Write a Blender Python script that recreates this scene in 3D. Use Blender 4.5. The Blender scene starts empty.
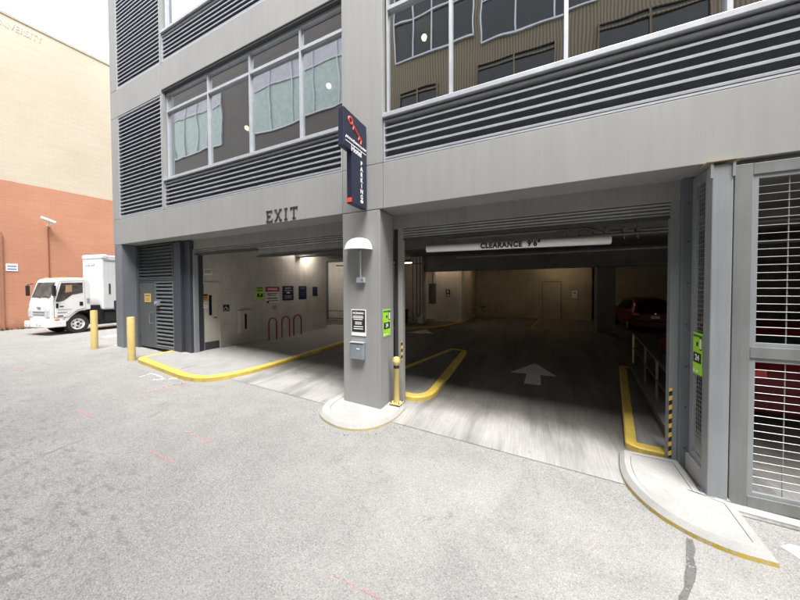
import bpy, bmesh, math, random
from mathutils import Vector, Matrix, Euler
random.seed(7)
R = math.radians
scene = bpy.context.scene
col = scene.collection

# ------------------------------------------------------------------ camera, sky, sun, exposure
cam_data = bpy.data.cameras.new('camera'); cam = bpy.data.objects.new('camera', cam_data); col.objects.link(cam)
yaw, pitch, roll = R(25.1), R(-1.2), R(-0.25)
fwd = Vector((-math.sin(yaw)*math.cos(pitch), math.cos(yaw)*math.cos(pitch), math.sin(pitch)))
rgt = Vector((math.cos(yaw), math.sin(yaw), 0)); up = rgt.cross(fwd)
r2 = rgt*math.cos(roll) + up*math.sin(roll); u2 = r2.cross(fwd)
cam.matrix_world = Matrix(((r2.x, u2.x, -fwd.x, 0), (r2.y, u2.y, -fwd.y, -5.0), (r2.z, u2.z, -fwd.z, 2.5), (0, 0, 0, 1)))
cam_data.sensor_fit = 'HORIZONTAL'; cam_data.sensor_width = 36; cam_data.lens = 36*288/800
cam_data.shift_y = -6/800; cam_data.clip_start = 0.05; cam_data.clip_end = 1000
scene.camera = cam

SUN_EL, SUN_AZ = 66, 150      # high soft sun behind cloud, from the street side
world = bpy.data.worlds.new('World'); scene.world = world; world.use_nodes = True
wt = world.node_tree; wt.nodes.clear()
sky = wt.nodes.new('ShaderNodeTexSky'); sky.sky_type = 'NISHITA'; sky.sun_disc = False
sky.sun_elevation = R(SUN_EL); sky.sun_rotation = R(SUN_AZ); sky.air_density = 1.0; sky.dust_density = 3.0
hs = wt.nodes.new('ShaderNodeHueSaturation'); hs.inputs['Saturation'].default_value = 0.12
bg = wt.nodes.new('ShaderNodeBackground'); bg.inputs['Strength'].default_value = 0.15
wo = wt.nodes.new('ShaderNodeOutputWorld')
wt.links.new(sky.outputs[0], hs.inputs['Color']); wt.links.new(hs.outputs[0], bg.inputs['Color']); wt.links.new(bg.outputs[0], wo.inputs[0])
sd = bpy.data.lights.new('sun', 'SUN'); sd.energy = 1.9; sd.angle = R(28); sd.color = (1, .975, .94)
sun = bpy.data.objects.new('sun', sd); col.objects.link(sun)
az = R(SUN_AZ)
sdir = Vector((math.sin(az)*math.cos(R(SUN_EL)), math.cos(az)*math.cos(R(SUN_EL)), math.sin(R(SUN_EL))))
sun.rotation_euler = sdir.to_track_quat('Z', 'Y').to_euler(); sun.location = (0, -8, 40)
scene.view_settings.view_transform = 'Standard'; scene.view_settings.look = 'None'
scene.view_settings.gamma = 1; scene.view_settings.use_curve_mapping = False
scene.view_settings.exposure = 2.2

# ------------------------------------------------------------------ materials
def nt(name):
    m = bpy.data.materials.new(name); m.use_nodes = True
    t = m.node_tree; b = t.nodes['Principled BSDF']; return m, t, b
def noise(t, scale, detail=4, rough=.6, vec=None, dist=0):
    n = t.nodes.new('ShaderNodeTexNoise'); n.inputs['Scale'].default_value = scale
    n.inputs['Detail'].default_value = detail; n.inputs['Roughness'].default_value = rough; n.inputs['Distortion'].default_value = dist
    if vec: t.links.new(vec, n.inputs['Vector'])
    return n.outputs['Fac']
def ramp(t, fac, stops):
    r = t.nodes.new('ShaderNodeValToRGB'); t.links.new(fac, r.inputs[0])
    e = r.color_ramp.elements
    while len(e) < len(stops): e.new(0.5)
    for q, (p, c) in zip(e, stops): q.position = p; q.color = (*c, 1) if len(c) == 3 else c
    return r.outputs[0]
def mixc(t, a, b, fac, mode='MIX'):
    n = t.nodes.new('ShaderNodeMix'); n.data_type = 'RGBA'; n.blend_type = mode
    for s, v in ((n.inputs[6], a), (n.inputs[7], b)):
        if isinstance(v, tuple): s.default_value = (*v[:3], 1)
        else: t.links.new(v, s)
    if isinstance(fac, float): n.inputs[0].default_value = fac
    else: t.links.new(fac, n.inputs[0])
    return n.outputs[2]
def math_n(t, op, a, b=None, clamp=False):
    n = t.nodes.new('ShaderNodeMath'); n.operation = op; n.use_clamp = clamp
    for i, v in enumerate((a, b)):
        if v is None: continue
        if isinstance(v, (int, float)): n.inputs[i].default_value = v
        else: t.links.new(v, n.inputs[i])
    return n.outputs[0]
def gpos(t): return t.nodes.new('ShaderNodeNewGeometry').outputs['Position']
def mapping(t, vec, scale=(1, 1, 1), rot=(0, 0, 0), loc=(0, 0, 0)):
    m = t.nodes.new('ShaderNodeMapping'); t.links.new(vec, m.inputs[0])
    m.inputs['Scale'].default_value = scale; m.inputs['Rotation'].default_value = rot; m.inputs['Location'].default_value = loc
    return m.outputs[0]
def bump(t, b, h, strength=.2, dist=.01):
    n = t.nodes.new('ShaderNodeBump'); n.inputs['Strength'].default_value = strength; n.inputs['Distance'].default_value = dist
    t.links.new(h, n.inputs['Height']); t.links.new(n.outputs[0], b.inputs['Normal'])
def simple(name, c, rough=.6, metal=0, var=.12, scale=3, grain=0, emit=0, spec=None):
    m, t, b = nt(name); v = gpos(t)
    f = noise(t, scale, 6, .65, v)
    lo = tuple(x*(1-var*1.6) for x in c); hi = tuple(min(1, x*(1+var)) for x in c)
    out = ramp(t, f, [(.28, lo), (.7, hi)])
    if grain:
        g = noise(t, 90, 2, .5, v); out = mixc(t, out, ramp(t, g, [(.3, (1-grain,)*3), (.7, (1, 1, 1))]), 1.0, 'MULTIPLY')
    t.links.new(out, b.inputs['Base Color'])
    b.inputs['Roughness'].default_value = rough; b.inputs['Metallic'].default_value = metal
    if spec is not None: b.inputs['Specular IOR Level'].default_value = spec
    if emit: 
        b.inputs['Emission Color'].default_value = (*c, 1); b.inputs['Emission Strength'].default_value = emit
    return m
def streaky(name, c, rough=.6, var=.18, grain=.1, bumps=.1, metal=0):
    # painted panel or render with vertical rain streaks and grime
    m, t, b = nt(name); v = gpos(t)
    f1 = noise(t, .7, 5, .6, v); f2 = noise(t, 1, 6, .7, mapping(t, v, (7, 7, .35)))
    a = ramp(t, f1, [(.3, tuple(x*(1-var) for x in c)), (.7, tuple(min(1, x*(1+var*.5)) for x in c))])
    s = ramp(t, f2, [(.34, (1-var*.9,)*3), (.58, (1, 1, 1))])
    out = mixc(t, a, s, 1.0, 'MULTIPLY')
    g = noise(t, 130, 2, .5, v); out = mixc(t, out, ramp(t, g, [(.3, (1-grain,)*3), (.7, (1, 1, 1))]), 1.0, 'MULTIPLY')
    sc = noise(t, 1, 7, .78, mapping(t, v, (6, 6, 3.2)), .6)
    out = mixc(t, out, ramp(t, sc, [(.655, (1, 1, 1)), (.70, (.70, .69, .67))]), 1.0, 'MULTIPLY')
    run = noise(t, 1, 4, .6, mapping(t, v, (16, 16, .22)))
    out = mixc(t, out, ramp(t, run, [(.62, (1, 1, 1)), (.74, (.84, .83, .81))]), 1.0, 'MULTIPLY')
    t.links.new(out, b.inputs['Base Color']); b.inputs['Roughness'].default_value = rough; b.inputs['Metallic'].default_value = metal
    bump(t, b, g, bumps, .004)
    return m
def worn_paint(name, c, under, wear=.36, rough=.55, scale=9):
    m, t, b = nt(name); v = gpos(t)
    w = math_n(t, 'ADD', math_n(t, 'MULTIPLY', noise(t, scale, 8, .75, v), .7), math_n(t, 'MULTIPLY', noise(t, scale*6, 4, .7, v), .3))
    fac = ramp(t, w, [(wear, (0, 0, 0)), (wear+.05, (1, 1, 1))])
    tone = ramp(t, noise(t, 2.5, 5, .6, v), [(.3, tuple(x*.72 for x in c)), (.7, c)])
    t.links.new(mixc(t, under, tone, fac), b.inputs['Base Color']); b.inputs['Roughness'].default_value = rough
    bump(t, b, w, .15, .004)
    return m

def worn_decal(name, c, wear=.45, scale=9, rough=.85, op=.85):
    m, t, b = nt(name); v = gpos(t)
    w = math_n(t, 'ADD', math_n(t, 'MULTIPLY', noise(t, scale, 8, .75, v), .6), math_n(t, 'MULTIPLY', noise(t, scale*7, 4, .7, v), .4))
    b.inputs['Base Color'].default_value = (*c, 1); b.inputs['Roughness'].default_value = rough
    t.links.new(ramp(t, w, [(wear, (0, 0, 0)), (wear+.09, (op,)*3)]), b.inputs['Alpha'])
    return m
def asphalt():
    m, t, b = nt('asphalt'); v = gpos(t)
    big = noise(t, .33, 5, .6, v); mid = noise(t, 2.2, 6, .7, v)
    vor = t.nodes.new('ShaderNodeTexVoronoi'); vor.inputs['Scale'].default_value = 125; t.links.new(v, vor.inputs['Vector'])
    stone = vor.outputs['Color']
    sep = t.nodes.new('ShaderNodeSeparateColor'); t.links.new(stone, sep.inputs[0])
    a = ramp(t, big, [(.3, (.235, .232, .225)), (.68, (.28, .276, .268))])
    a = mixc(t, a, ramp(t, mid, [(.3, (.89,)*3), (.65, (1.04,)*3)]), 1.0, 'MULTIPLY')
    a = mixc(t, a, ramp(t, sep.outputs[0], [(0, (.60,)*3), (.35, (.94,)*3), (.8, (1.07,)*3), (1, (1.42, 1.41, 1.39))]), 1.0, 'MULTIPLY')
    # dark drips towards the left foreground, streaked along the slope
    sx = t.nodes.new('ShaderNodeSeparateXYZ'); t.links.new(v, sx.inputs[0])
    area = math_n(t, 'MULTIPLY', math_n(t, 'SUBTRACT', -2.9, sx.outputs[0]), .9, True)
    area2 = math_n(t, 'MULTIPLY', math_n(t, 'SUBTRACT', -2.5, sx.outputs[1]), 1.0, True)
    sp = noise(t, 6.2, 6, .66, mapping(t, v, (1, 1.9, 1), (0, 0, .3)))
    spots = ramp(t, sp, [(.53, (0, 0, 0)), (.63, (1, 1, 1))])
    fac = math_n(t, 'MULTIPLY', math_n(t, 'MULTIPLY', area, area2), spots)
    fac = math_n(t, 'MULTIPLY', fac, .42)
    a = mixc(t, a, (.09, .08, .08), fac)
    # old oil and dirt stripe close to the building
    oil = ramp(t, noise(t, 1.4, 6, .75, v), [(.62, (1, 1, 1)), (.74, (.72, .71, .70))])
    a = mixc(t, a, oil, 1.0, 'MULTIPLY')
    px = math_n(t, 'MULTIPLY', math_n(t, 'ADD', sx.outputs[0], 3.6), .30, True); py = math_n(t, 'MULTIPLY', math_n(t, 'SUBTRACT', -.6, sx.outputs[1]), 1.2, True)
    pale = math_n(t, 'MULTIPLY', math_n(t, 'MULTIPLY', px, py), ramp(t, noise(t, .9, 6, .7, v), [(.36, (.15,)*3), (.62, (1, 1, 1))]))
    a = mixc(t, a, mixc(t, (.42, .41, .395), ramp(t, sep.outputs[1], [(0, (.62,)*3), (.5, (1,)*3), (1, (1.3,)*3)]), 1.0, 'MULTIPLY'), math_n(t, 'MULTIPLY', pale, .6))
    ck = t.nodes.new('ShaderNodeTexVoronoi'); ck.feature = 'DISTANCE_TO_EDGE'; ck.inputs['Scale'].default_value = .42
    nn = t.nodes.new('ShaderNodeTexNoise'); nn.inputs['Scale'].default_value = 1.6; nn.inputs['Detail'].default_value = 6; t.links.new(v, nn.inputs['Vector'])
    dv = t.nodes.new('ShaderNodeVectorMath'); dv.operation = 'MULTIPLY_ADD'; t.links.new(nn.outputs['Color'], dv.inputs[0]); dv.inputs[1].default_value = (1.1, 1.1, 0); t.links.new(v, dv.inputs[2])
    t.links.new(dv.outputs[0], ck.inputs['Vector'])
    crk = math_n(t, 'MULTIPLY', math_n(t, 'LESS_THAN', ck.outputs['Distance'], .0016), ramp(t, noise(t, .6, 3, .6, v), [(.5, (0, 0, 0)), (.6, (.55,)*3)]))
    a = mixc(t, a, (.14, .135, .13), crk)
    pits = ramp(t, noise(t, 34, 3, .6, v), [(.66, (1, 1, 1)), (.72, (.55, .54, .53))])
    a = mixc(t, a, pits, 1.0, 'MULTIPLY')
    t.links.new(a, b.inputs['Base Color']); b.inputs['Roughness'].default_value = .92
    b.inputs['Specular IOR Level'].default_value = .25
    h = math_n(t, 'ADD', vor.outputs['Distance'], math_n(t, 'MULTIPLY', noise(t, 40, 4, .7, v), .7))
    bump(t, b, h, .5, .006)
    return m
def concrete_floor():
    m, t, b = nt('broomed_concrete'); v = gpos(t)
    s1 = noise(t, 1, 5, .7, mapping(t, v, (42, 1.6, 1), (0, 0, .12)))
    s2 = noise(t, 1.1, 6, .65, v)
    track = noise(t, 1, 4, .6, mapping(t, v, (1.6, .25, 1)))
    a = ramp(t, s2, [(.28, (.26, .255, .245)), (.7, (.36, .353, .34))])
    a = mixc(t, a, ramp(t, s1, [(.3, (.74,)*3), (.65, (1.05,)*3)]), 1.0, 'MULTIPLY')
    a = mixc(t, a, ramp(t, track, [(.38, (.62,)*3), (.55, (1,)*3)]), 1.0, 'MULTIPLY')
    oil = ramp(t, noise(t, 2.3, 6, .7, v), [(.6, (1, 1, 1)), (.7, (.6, .59, .58))])
    a = mixc(t, a, oil, 1.0, 'MULTIPLY')
    # shade of the unlit interior put into the colour: slab darkens further in
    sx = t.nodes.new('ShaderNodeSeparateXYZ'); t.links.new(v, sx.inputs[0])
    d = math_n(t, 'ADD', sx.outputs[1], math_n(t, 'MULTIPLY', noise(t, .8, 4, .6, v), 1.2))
    floor_shade = ramp(t, math_n(t, 'MULTIPLY', d, .2), [(.25, (1, 1, 1)), (.38, (.42, .405, .385))])
    a = mixc(t, a, floor_shade, 1.0, 'MULTIPLY')
    t.links.new(a, b.inputs['Base Color']); b.inputs['Roughness'].default_value = .75
    bump(t, b, s1, .2, .004)
    return m
def pale_concrete(name='pale_concrete', c=(.37, .366, .354)):
    m, t, b = nt(name); v = gpos(t)
    a = ramp(t, noise(t, 2.4, 7, .7, v), [(.3, tuple(x*.80 for x in c)), (.66, c)])
    a = mixc(t, a, ramp(t, noise(t, 60, 3, .6, v), [(.3, (.88,)*3), (.6, (1,)*3)]), 1.0, 'MULTIPLY')
    a = mixc(t, a, ramp(t, noise(t, 9, 6, .75, v), [(.62, (1,)*3), (.74, (.74, .72, .69))]), 1.0, 'MULTIPLY')
    t.links.new(a, b.inputs['Base Color']); b.inputs['Roughness'].default_value = .85
    bump(t, b, noise(t, 60, 3, .6, v), .2, .004)
    return m
def brick_painted():
    m, t, b = nt('painted_brick'); v = gpos(t)
    sx = t.nodes.new('ShaderNodeSeparateXYZ'); t.links.new(v, sx.inputs[0])
    cb = t.nodes.new('ShaderNodeCombineXYZ'); t.links.new(sx.outputs[1], cb.inputs[0]); t.links.new(sx.outputs[2], cb.inputs[1])
    br = t.nodes.new('ShaderNodeTexBrick'); t.links.new(cb.outputs[0], br.inputs['Vector'])
    br.inputs['Scale'].default_value = 1; br.inputs['Brick Width'].default_value = .36; br.inputs['Row Height'].default_value = .13
    br.inputs['Mortar Size'].default_value = .012; br.inputs['Mortar Smooth'].default_value = .3
    br.inputs['Color1'].default_value = (.95, .95, .95, 1); br.inputs['Color2'].default_value = (1, 1, 1, 1); br.inputs['Mortar'].default_value = (.90, .89, .88, 1)
    orange = ramp(t, noise(t, .5, 6, .65, v), [(.3, (.475, .222, .135)), (.7, (.55, .27, .17))])
    cream = ramp(t, noise(t, .35, 6, .65, v), [(.3, (.53, .455, .35)), (.7, (.59, .52, .415))])
    z = math_n(t, 'ADD', sx.outputs[2], math_n(t, 'MULTIPLY', noise(t, 3, 3, .5, v), .05))
    top = math_n(t, 'GREATER_THAN', z, 7.88)
    a = mixc(t, orange, cream, top)
    a = mixc(t, a, br.outputs['Color'], 1.0, 'MULTIPLY')
    long = ramp(t, noise(t, 1, 5, .7, mapping(t, v, (1, .6, 7))), [(.3, (.94, .935, .93)), (.6, (1, 1, 1))])
    a = mixc(t, a, long, 1.0, 'MULTIPLY')
    low = ramp(t, math_n(t, 'MULTIPLY', math_n(t, 'ADD', z, math_n(t, 'MULTIPLY', noise(t, 4, 5, .7, v), .8)), .3), [(.26, (.55, .5, .47)), (.42, (1, 1, 1))])
    a = mixc(t, a, low, 1.0, 'MULTIPLY')
    t.links.new(a, b.inputs['Base Color']); b.inputs['Roughness'].default_value = .85
    bump(t, b, br.outputs['Fac'], -.5, .008)
    return m
def block_wall(name, c):
    m, t, b = nt(name); v = gpos(t)
    sx = t.nodes.new('ShaderNodeSeparateXYZ'); t.links.new(v, sx.inputs[0])
    cb = t.nodes.new('ShaderNodeCombineXYZ')
    t.links.new(math_n(t, 'ADD', sx.outputs[0], sx.outputs[1]), cb.inputs[0]); t.links.new(sx.outputs[2], cb.inputs[1])
    br = t.nodes.new('ShaderNodeTexBrick'); t.links.new(cb.outputs[0], br.inputs['Vector'])
    br.inputs['Scale'].default_value = 1; br.inputs['Brick Width'].default_value = 1.25; br.inputs['Row Height'].default_value = .62
    br.inputs['Mortar Size'].default_value = .006
    br.inputs['Color1'].default_value = (.95,)*3+(1,); br.inputs['Color2'].default_value = (1,)*4; br.inputs['Mortar'].default_value = (.7,)*3+(1,)
    a = ramp(t, noise(t, .9, 6, .7, v), [(.28, tuple(x*.72 for x in c)), (.68, c)])
    a = mixc(t, a, br.outputs['Color'], 1.0, 'MULTIPLY')
    a = mixc(t, a, ramp(t, noise(t, 1, 6, .75, mapping(t, v, (5, 5, .8))), [(.34, (.88,)*3), (.56, (1,)*3)]), 1.0, 'MULTIPLY')
    t.links.new(a, b.inputs['Base Color']); b.inputs['Roughness'].default_value = .8
    bump(t, b, br.outputs['Fac'], -.3, .006)
    return m
def corrugated(name, c, per=5.0, warm=None):
    m, t, b = nt(name); v = gpos(t)
    w = t.nodes.new('ShaderNodeTexWave'); w.wave_type = 'BANDS'; w.bands_direction = 'X'; w.inputs['Scale'].default_value = per; w.inputs['Distortion'].default_value = 0
    t.links.new(v, w.inputs['Vector'])
    a = ramp(t, noise(t, .3, 4, .6, v), [(.3, tuple(x*.8 for x in c)), (.7, c)])
    if warm:
        sx = t.nodes.new('ShaderNodeSeparateXYZ'); t.links.new(v, sx.inputs[0])
        a = mixc(t, a, warm, math_n(t, 'GREATER_THAN', sx.outputs[0], -8.5))
    a = mixc(t, a, ramp(t, w.outputs['Fac'], [(.2, (.42,)*3), (.8, (1,)*3)]), 1.0, 'MULTIPLY')
    t.links.new(a, b.inputs['Base Color']); b.inputs['Roughness'].default_value = .5
    return m
def glass(name, refl=.6, tint=(.75, .8, .8), warp=.085):
    m = bpy.data.materials.new(name); m.use_nodes = True; t = m.node_tree; t.nodes.clear()
    o = t.nodes.new('ShaderNodeOutputMaterial'); mx = t.nodes.new('ShaderNodeMixShader'); mx.inputs[0].default_value = refl
    tr = t.nodes.new('ShaderNodeBsdfTransparent'); tr.inputs[0].default_value = (*tint, 1)
    gl = t.nodes.new('ShaderNodeBsdfGlossy'); gl.inputs['Roughness'].default_value = .012; gl.inputs['Color'].default_value = (.9, .92, .93, 1)
    oi = t.nodes.new('ShaderNodeObjectInfo'); av = t.nodes.new('ShaderNodeVectorMath'); av.operation = 'ADD'
    t.links.new(gpos(t), av.inputs[0]); t.links.new(math_n(t, 'MULTIPLY', oi.outputs['Random'], 40), av.inputs[1]); n = noise(t, .55, 2, .4, av.outputs[0])
    bp = t.nodes.new('ShaderNodeBump'); bp.inputs['Strength'].default_value = warp; bp.inputs['Distance'].default_value = .12
    t.links.new(n, bp.inputs['Height']); t.links.new(bp.outputs[0], gl.inputs['Normal'])
    t.links.new(tr.outputs[0], mx.inputs[1]); t.links.new(gl.outputs[0], mx.inputs[2]); t.links.new(mx.outputs[0], o.inputs[0])
    return m
def hazard():
    m, t, b = nt('hazard_stripes'); v = gpos(t)
    sx = t.nodes.new('ShaderNodeSeparateXYZ'); t.links.new(v, sx.inputs[0])
    s = math_n(t, 'ADD', math_n(t, 'MULTIPLY', sx.outputs[2], 7.2), math_n(t, 'MULTIPLY', sx.outputs[0], -5.0))
    f = math_n(t, 'GREATER_THAN', math_n(t, 'FRACT', s), .5)
    t.links.new(mixc(t, (.015, .015, .015), (.75, .5, .06), f), b.inputs['Base Color']); b.inputs['Roughness'].default_value = .5
    return m

M = dict(
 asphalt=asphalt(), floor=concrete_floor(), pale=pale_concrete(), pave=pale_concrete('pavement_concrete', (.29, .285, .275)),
 facade=streaky('facade_panel', (.29, .291, .289), .6, .08, .07), pier=streaky('pier_paint', (.29, .292, .29), .55, .09, .06),
 bluegrey=streaky('blue_grey_paint', (.155, .168, .188), .5, .14, .06), steel=streaky('steel_grey_paint', (.25, .268, .278), .42, .14, .05),
 gate=streaky('gate_paint', (.195, .203, .20), .42, .2, .06), darkgap=simple('dark_gap', (.012, .012, .014), .8),
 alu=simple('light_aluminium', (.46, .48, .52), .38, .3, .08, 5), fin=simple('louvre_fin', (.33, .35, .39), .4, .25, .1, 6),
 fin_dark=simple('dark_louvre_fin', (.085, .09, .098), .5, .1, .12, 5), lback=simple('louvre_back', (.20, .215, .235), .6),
 dkframe=simple('dark_frame', (.05, .052, .058), .5), header=streaky('header_paint', (.30, .295, .28), .6, .14, .08),
 shutter=streaky('shutter_slats', (.34, .335, .32), .5, .2, .08), glass=glass('window_glass', .62), 
 garwall=block_wall('garage_wall_paint', (.62, .59, .54)), garwall2=block_wall('garage_back_wall', (.46, .41, .30)),
 dkblue=streaky('dark_blue_grey_paint', (.040, .044, .058), .5, .14, .06), dkdoor=streaky('door_paint', (.085, .09, .096), .5, .14, .05), dullfin=simple('dull_louvre_fin', (.14, .148, .16), .5, .1, .15, 5), tubewarm=simple('lit_tube_warm', (1, .76, .5), .5, emit=11), tubefill=simple('fill_tube_bright', (1, .90, .78), .5, emit=50), caprust=simple('weathered_cap', (.36, .31, .20), .6),
 soffit=simple('concrete_ceiling', (.17, .165, .155), .85, 0, .2, 1.2, .1), colm=simple('concrete_column', (.16, .15, .135), .85, 0, .2, 1.3, .1),
 brick=brick_painted(), corr=corrugated('brown_cladding', (.125, .107, .098), 2.2, (.19, .145, .085)), 
 yellow=worn_paint('yellow_kerb_paint', (.64, .465, .085), (.30, .28, .22), .405), ybol=worn_paint('yellow_bollard_paint', (.66, .51, .20), (.26, .18, .09), .355),
 yline=worn_decal('yellow_line_paint', (.5, .38, .09), .42), wline=worn_decal('white_line_paint', (.62, .6, .56), .36),
 pink=worn_decal('pink_spray_paint', (.66, .32, .35), .46, 14, op=.42), chalk=worn_decal('white_chalk', (.72, .72, .72), .47, 14),
 chalko=worn_decal('orange_chalk', (.66, .40, .30), .49, 14), tar=worn_decal('dark_patch', (.16, .158, .153), .43, 7),
 white=simple('white_paint', (.80, .80, .79), .35, 0, .04), whitebox=streaky('white_box_panel', (.70, .71, .72), .4, .1, .03), black=simple('black_plastic', (.015, .015, .017), .45),
 rubber=simple('rubber', (.025, .025, .027), .85), navy=simple('navy_panel', (.016, .02, .045), .4, 0, .1), red=simple('red_mark', (.75, .07, .05), .5),
 carred=simple('red_car_paint', (.13, .004, .008), .32, 0, .04, spec=.35), carglass=simple('dark_car_glass', (.012, .014, .017), .08), cabglass=simple('cab_glass', (.10, .085, .075), .04, 0, .5, 2.5, spec=1), chrome=simple('bright_metal', (.6, .6, .62), .22, .9),
 tail=simple('tail_light_red', (.55, .02, .02), .2), clear=simple('clear_lamp_lens', (.6, .6, .6), .12), amber=simple('amber_lens', (.8, .25, .03), .3),
 green=simple('lime_green', (.36, .72, .04), .5), dkgreen=simple('dark_green', (.03, .16, .05), .5), textwhite=simple('white_lettering', (.82, .82, .82), .5, 0, .02), textblack=simple('black_lettering', (.02, .02, .022), .5),
 textdark=simple('dark_lettering', (.045, .045, .05), .5), ghost=simple('faded_lettering', (.64, .57, .50), .8), greybox=simple('grey_box', (.20, .23, .26), .5), signorange=simple('orange_sign', (.62, .34, .06), .5), dullorange=simple('dull_orange', (.42, .25, .15), .7),
 paper=simple('paper', (.7, .68, .62), .7), yellowpaper=simple('yellow_notice', (.70, .5, .14), .6), doorcol=simple('cream_door', (.50, .46, .40), .55, 0, .08, 2), redrack=simple('red_rack_paint', (.33, .03, .05), .4, 0, .2, 8),
 railgrey=simple('rail_paint', (.075, .08, .085), .5, .2), pipe=simple('pipe_paint', (.16, .15, .14), .5, .3), bluelamp=simple('teal_glass', (.4, .55, .52), .1),
 room=simple('office_wall', (.20, .19, .18), .8), globe=simple('lit_globe', (1, .70, .36), .5, emit=5), tube=simple('lit_tube', (1, .62, .48), .5, emit=5.5),
 hazard=hazard(), wire=simple('galvanised_wire', (.32, .33, .325), .35, .4, .06, 8), signblue=simple('blue_print', (.12, .22, .42), .6),
 bins=simple('dark_bin', (.03, .035, .04), .5), blind=simple('window_blind', (.42, .42, .47), .6), mglass=simple('mint_glass', (.34, .42, .40), .15), leaf=simple('weed_leaf', (.07, .10, .03), .8), hose=simple('dull_metal', (.1, .1, .1), .5, .5),
)

# ------------------------------------------------------------------ mesh helpers
class MB:
    def __init__(s): s.v = []; s.f = []
    def add(s, vs, fs):
        n = len(s.v); s.v += [tuple(p) for p in vs]; s.f += [tuple(i+n for i in f) for f in fs]; return s
    def box(s, x0, x1, y0, y1, z0, z1):
        v = [(x, y, z) for z in (z0, z1) for x, y in ((x0, y0), (x1, y0), (x1, y1), (x0, y1))]
        return s.add(v, [(0, 3, 2, 1), (4, 5, 6, 7), (0, 1, 5, 4), (1, 2, 6, 5), (2, 3, 7, 6), (3, 0, 4, 7)])
    def cyl(s, p0, p1, r0, r1=None, n=16, cap=True):
        r1 = r0 if r1 is None else r1; p0 = Vector(p0); p1 = Vector(p1); d = (p1-p0).normalized()
        a = d.orthogonal().normalized(); b = d.cross(a); v = []
        for p, r in ((p0, r0), (p1, r1)):
            for i in range(n):
                t = 2*math.pi*i/n; v.append(p + a*math.cos(t)*r + b*math.sin(t)*r)
        f = [(i, (i+1) % n, n+(i+1) % n, n+i) for i in range(n)]
        if cap: f += [tuple(range(n-1, -1, -1)), tuple(range(n, 2*n))]
        return s.add(v, f)
    def tube(s, pts, r, n=10):
        pts = [Vector(p) for p in pts]; rings = []; v = []; prev = None
        for i, p in enumerate(pts):
            d = (pts[min(i+1, len(pts)-1)] - pts[max(i-1, 0)]).normalized()
            if prev is None: a = d.orthogonal().normalized()
            else: a = (prev - d*prev.dot(d)).normalized()
            prev = a; b = d.cross(a)
            for k in range(n):
                t = 2*math.pi*k/n; v.append(p + a*math.cos(t)*r + b*math.sin(t)*r)
        f = []
        for i in range(len(pts)-1):
            for k in range(n):
                f.append((i*n+k, i*n+(k+1) % n, (i+1)*n+(k+1) % n, (i+1)*n+k))
        f += [tuple(range(n-1, -1, -1)), tuple(range((len(pts)-1)*n, len(pts)*n))]
        return s.add(v, f)
    def prism(s, poly, zb, zt):      # poly in xy; zb, zt numbers or functions of (x, y)
        n = len(poly); B = zb if callable(zb) else (lambda x, y: zb); T = zt if callable(zt) else (lambda x, y: zt)
        v = [(x, y, B(x, y)) for x, y in poly] + [(x, y, T(x, y)) for x, y in poly]
        return s.add(v, [tuple(range(n-1, -1, -1)), tuple(range(n, 2*n))] + [(i, (i+1) % n, n+(i+1) % n, n+i) for i in range(n)])
    def extr(s, prof, x0, x1):       # prof in yz, extruded along x
        n = len(prof); v = [(x0, y, z) for y, z in prof] + [(x1, y, z) for y, z in prof]
        return s.add(v, [tuple(range(n-1, -1, -1)), tuple(range(n, 2*n))] + [(i, (i+1) % n, n+(i+1) % n, n+i) for i in range(n)])
    def lathe(s, prof, c, n=24, half=False):
        v = []; k = n if not half else n+1
        for r, z in prof:
            for i in range(k):
                t = (2*math.pi*i/n) if not half else (math.pi + math.pi*i/n)
                v.append((c[0]+r*math.cos(t), c[1]+r*math.sin(t), c[2]+z))
        f = []
        for j in range(len(prof)-1):
            for i in range(n if not half else n):
                i2 = (i+1) % k if not half else i+1
                f.append((j*k+i, j*k+i2, (j+1)*k+i2, (j+1)*k+i))
        return s.add(v, f)
    def text(s, st, size, mat, depth=.004, align='CENTER', sx=1, bold=0, sp=1):
        cu = bpy.data.curves.new('t', 'FONT'); cu.body = st; cu.size = size; cu.extrude = depth; cu.align_x = align; cu.align_y = 'CENTER'
        cu.offset = bold; cu.space_character = sp; cu.resolution_u = 3; cu.space_line = 1.0
        o = bpy.data.objects.new('t', cu); col.objects.link(o)
        dg = bpy.context.evaluated_depsgraph_get(); dg.update()
        me = bpy.data.meshes.new_from_object(o.evaluated_get(dg))
        mm = mat @ Matrix.Diagonal((sx, 1, 1, 1))
        s.add([mm @ p.co for p in me.vertices], [tuple(p.vertices) for p in me.polygons])
        bpy.data.objects.remove(o); bpy.data.curves.remove(cu); bpy.data.meshes.remove(me); return s
    def build(s, name, mat, parent=None, bev=0, smooth=False, local=False):
        me = bpy.data.meshes.new(name)
        off = Vector((0, 0, 0))
        if parent is not None and not local:
            q = parent
            while q is not None: off += q.location; q = q.parent
        me.from_pydata([tuple(Vector(p)-off) for p in s.v], [], s.f)
        bm = bmesh.new(); bm.from_mesh(me); bmesh.ops.recalc_face_normals(bm, faces=bm.faces); bm.to_mesh(me); bm.free()
        me.materials.append(mat)
        if smooth:
            for p in me.polygons: p.use_smooth = True
        o = bpy.data.objects.new(name, me); col.objects.link(o)
        if parent is not None: o.parent = parent
        if bev:
            b = o.modifiers.new('bevel', 'BEVEL'); b.width = bev; b.segments = 2; b.limit_method = 'ANGLE'; b.angle_limit = R(40)
        if smooth:
            me.set_sharp_from_angle(angle=R(38)) if hasattr(me, 'set_sharp_from_angle') else None
        return o
def tag(o, label=None, cat=None, group=None, kind=None):
    if label: o['label'] = label
    if cat: o['category'] = cat
    if group: o['group'] = group
    if kind: o['kind'] = kind
    return o
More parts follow.
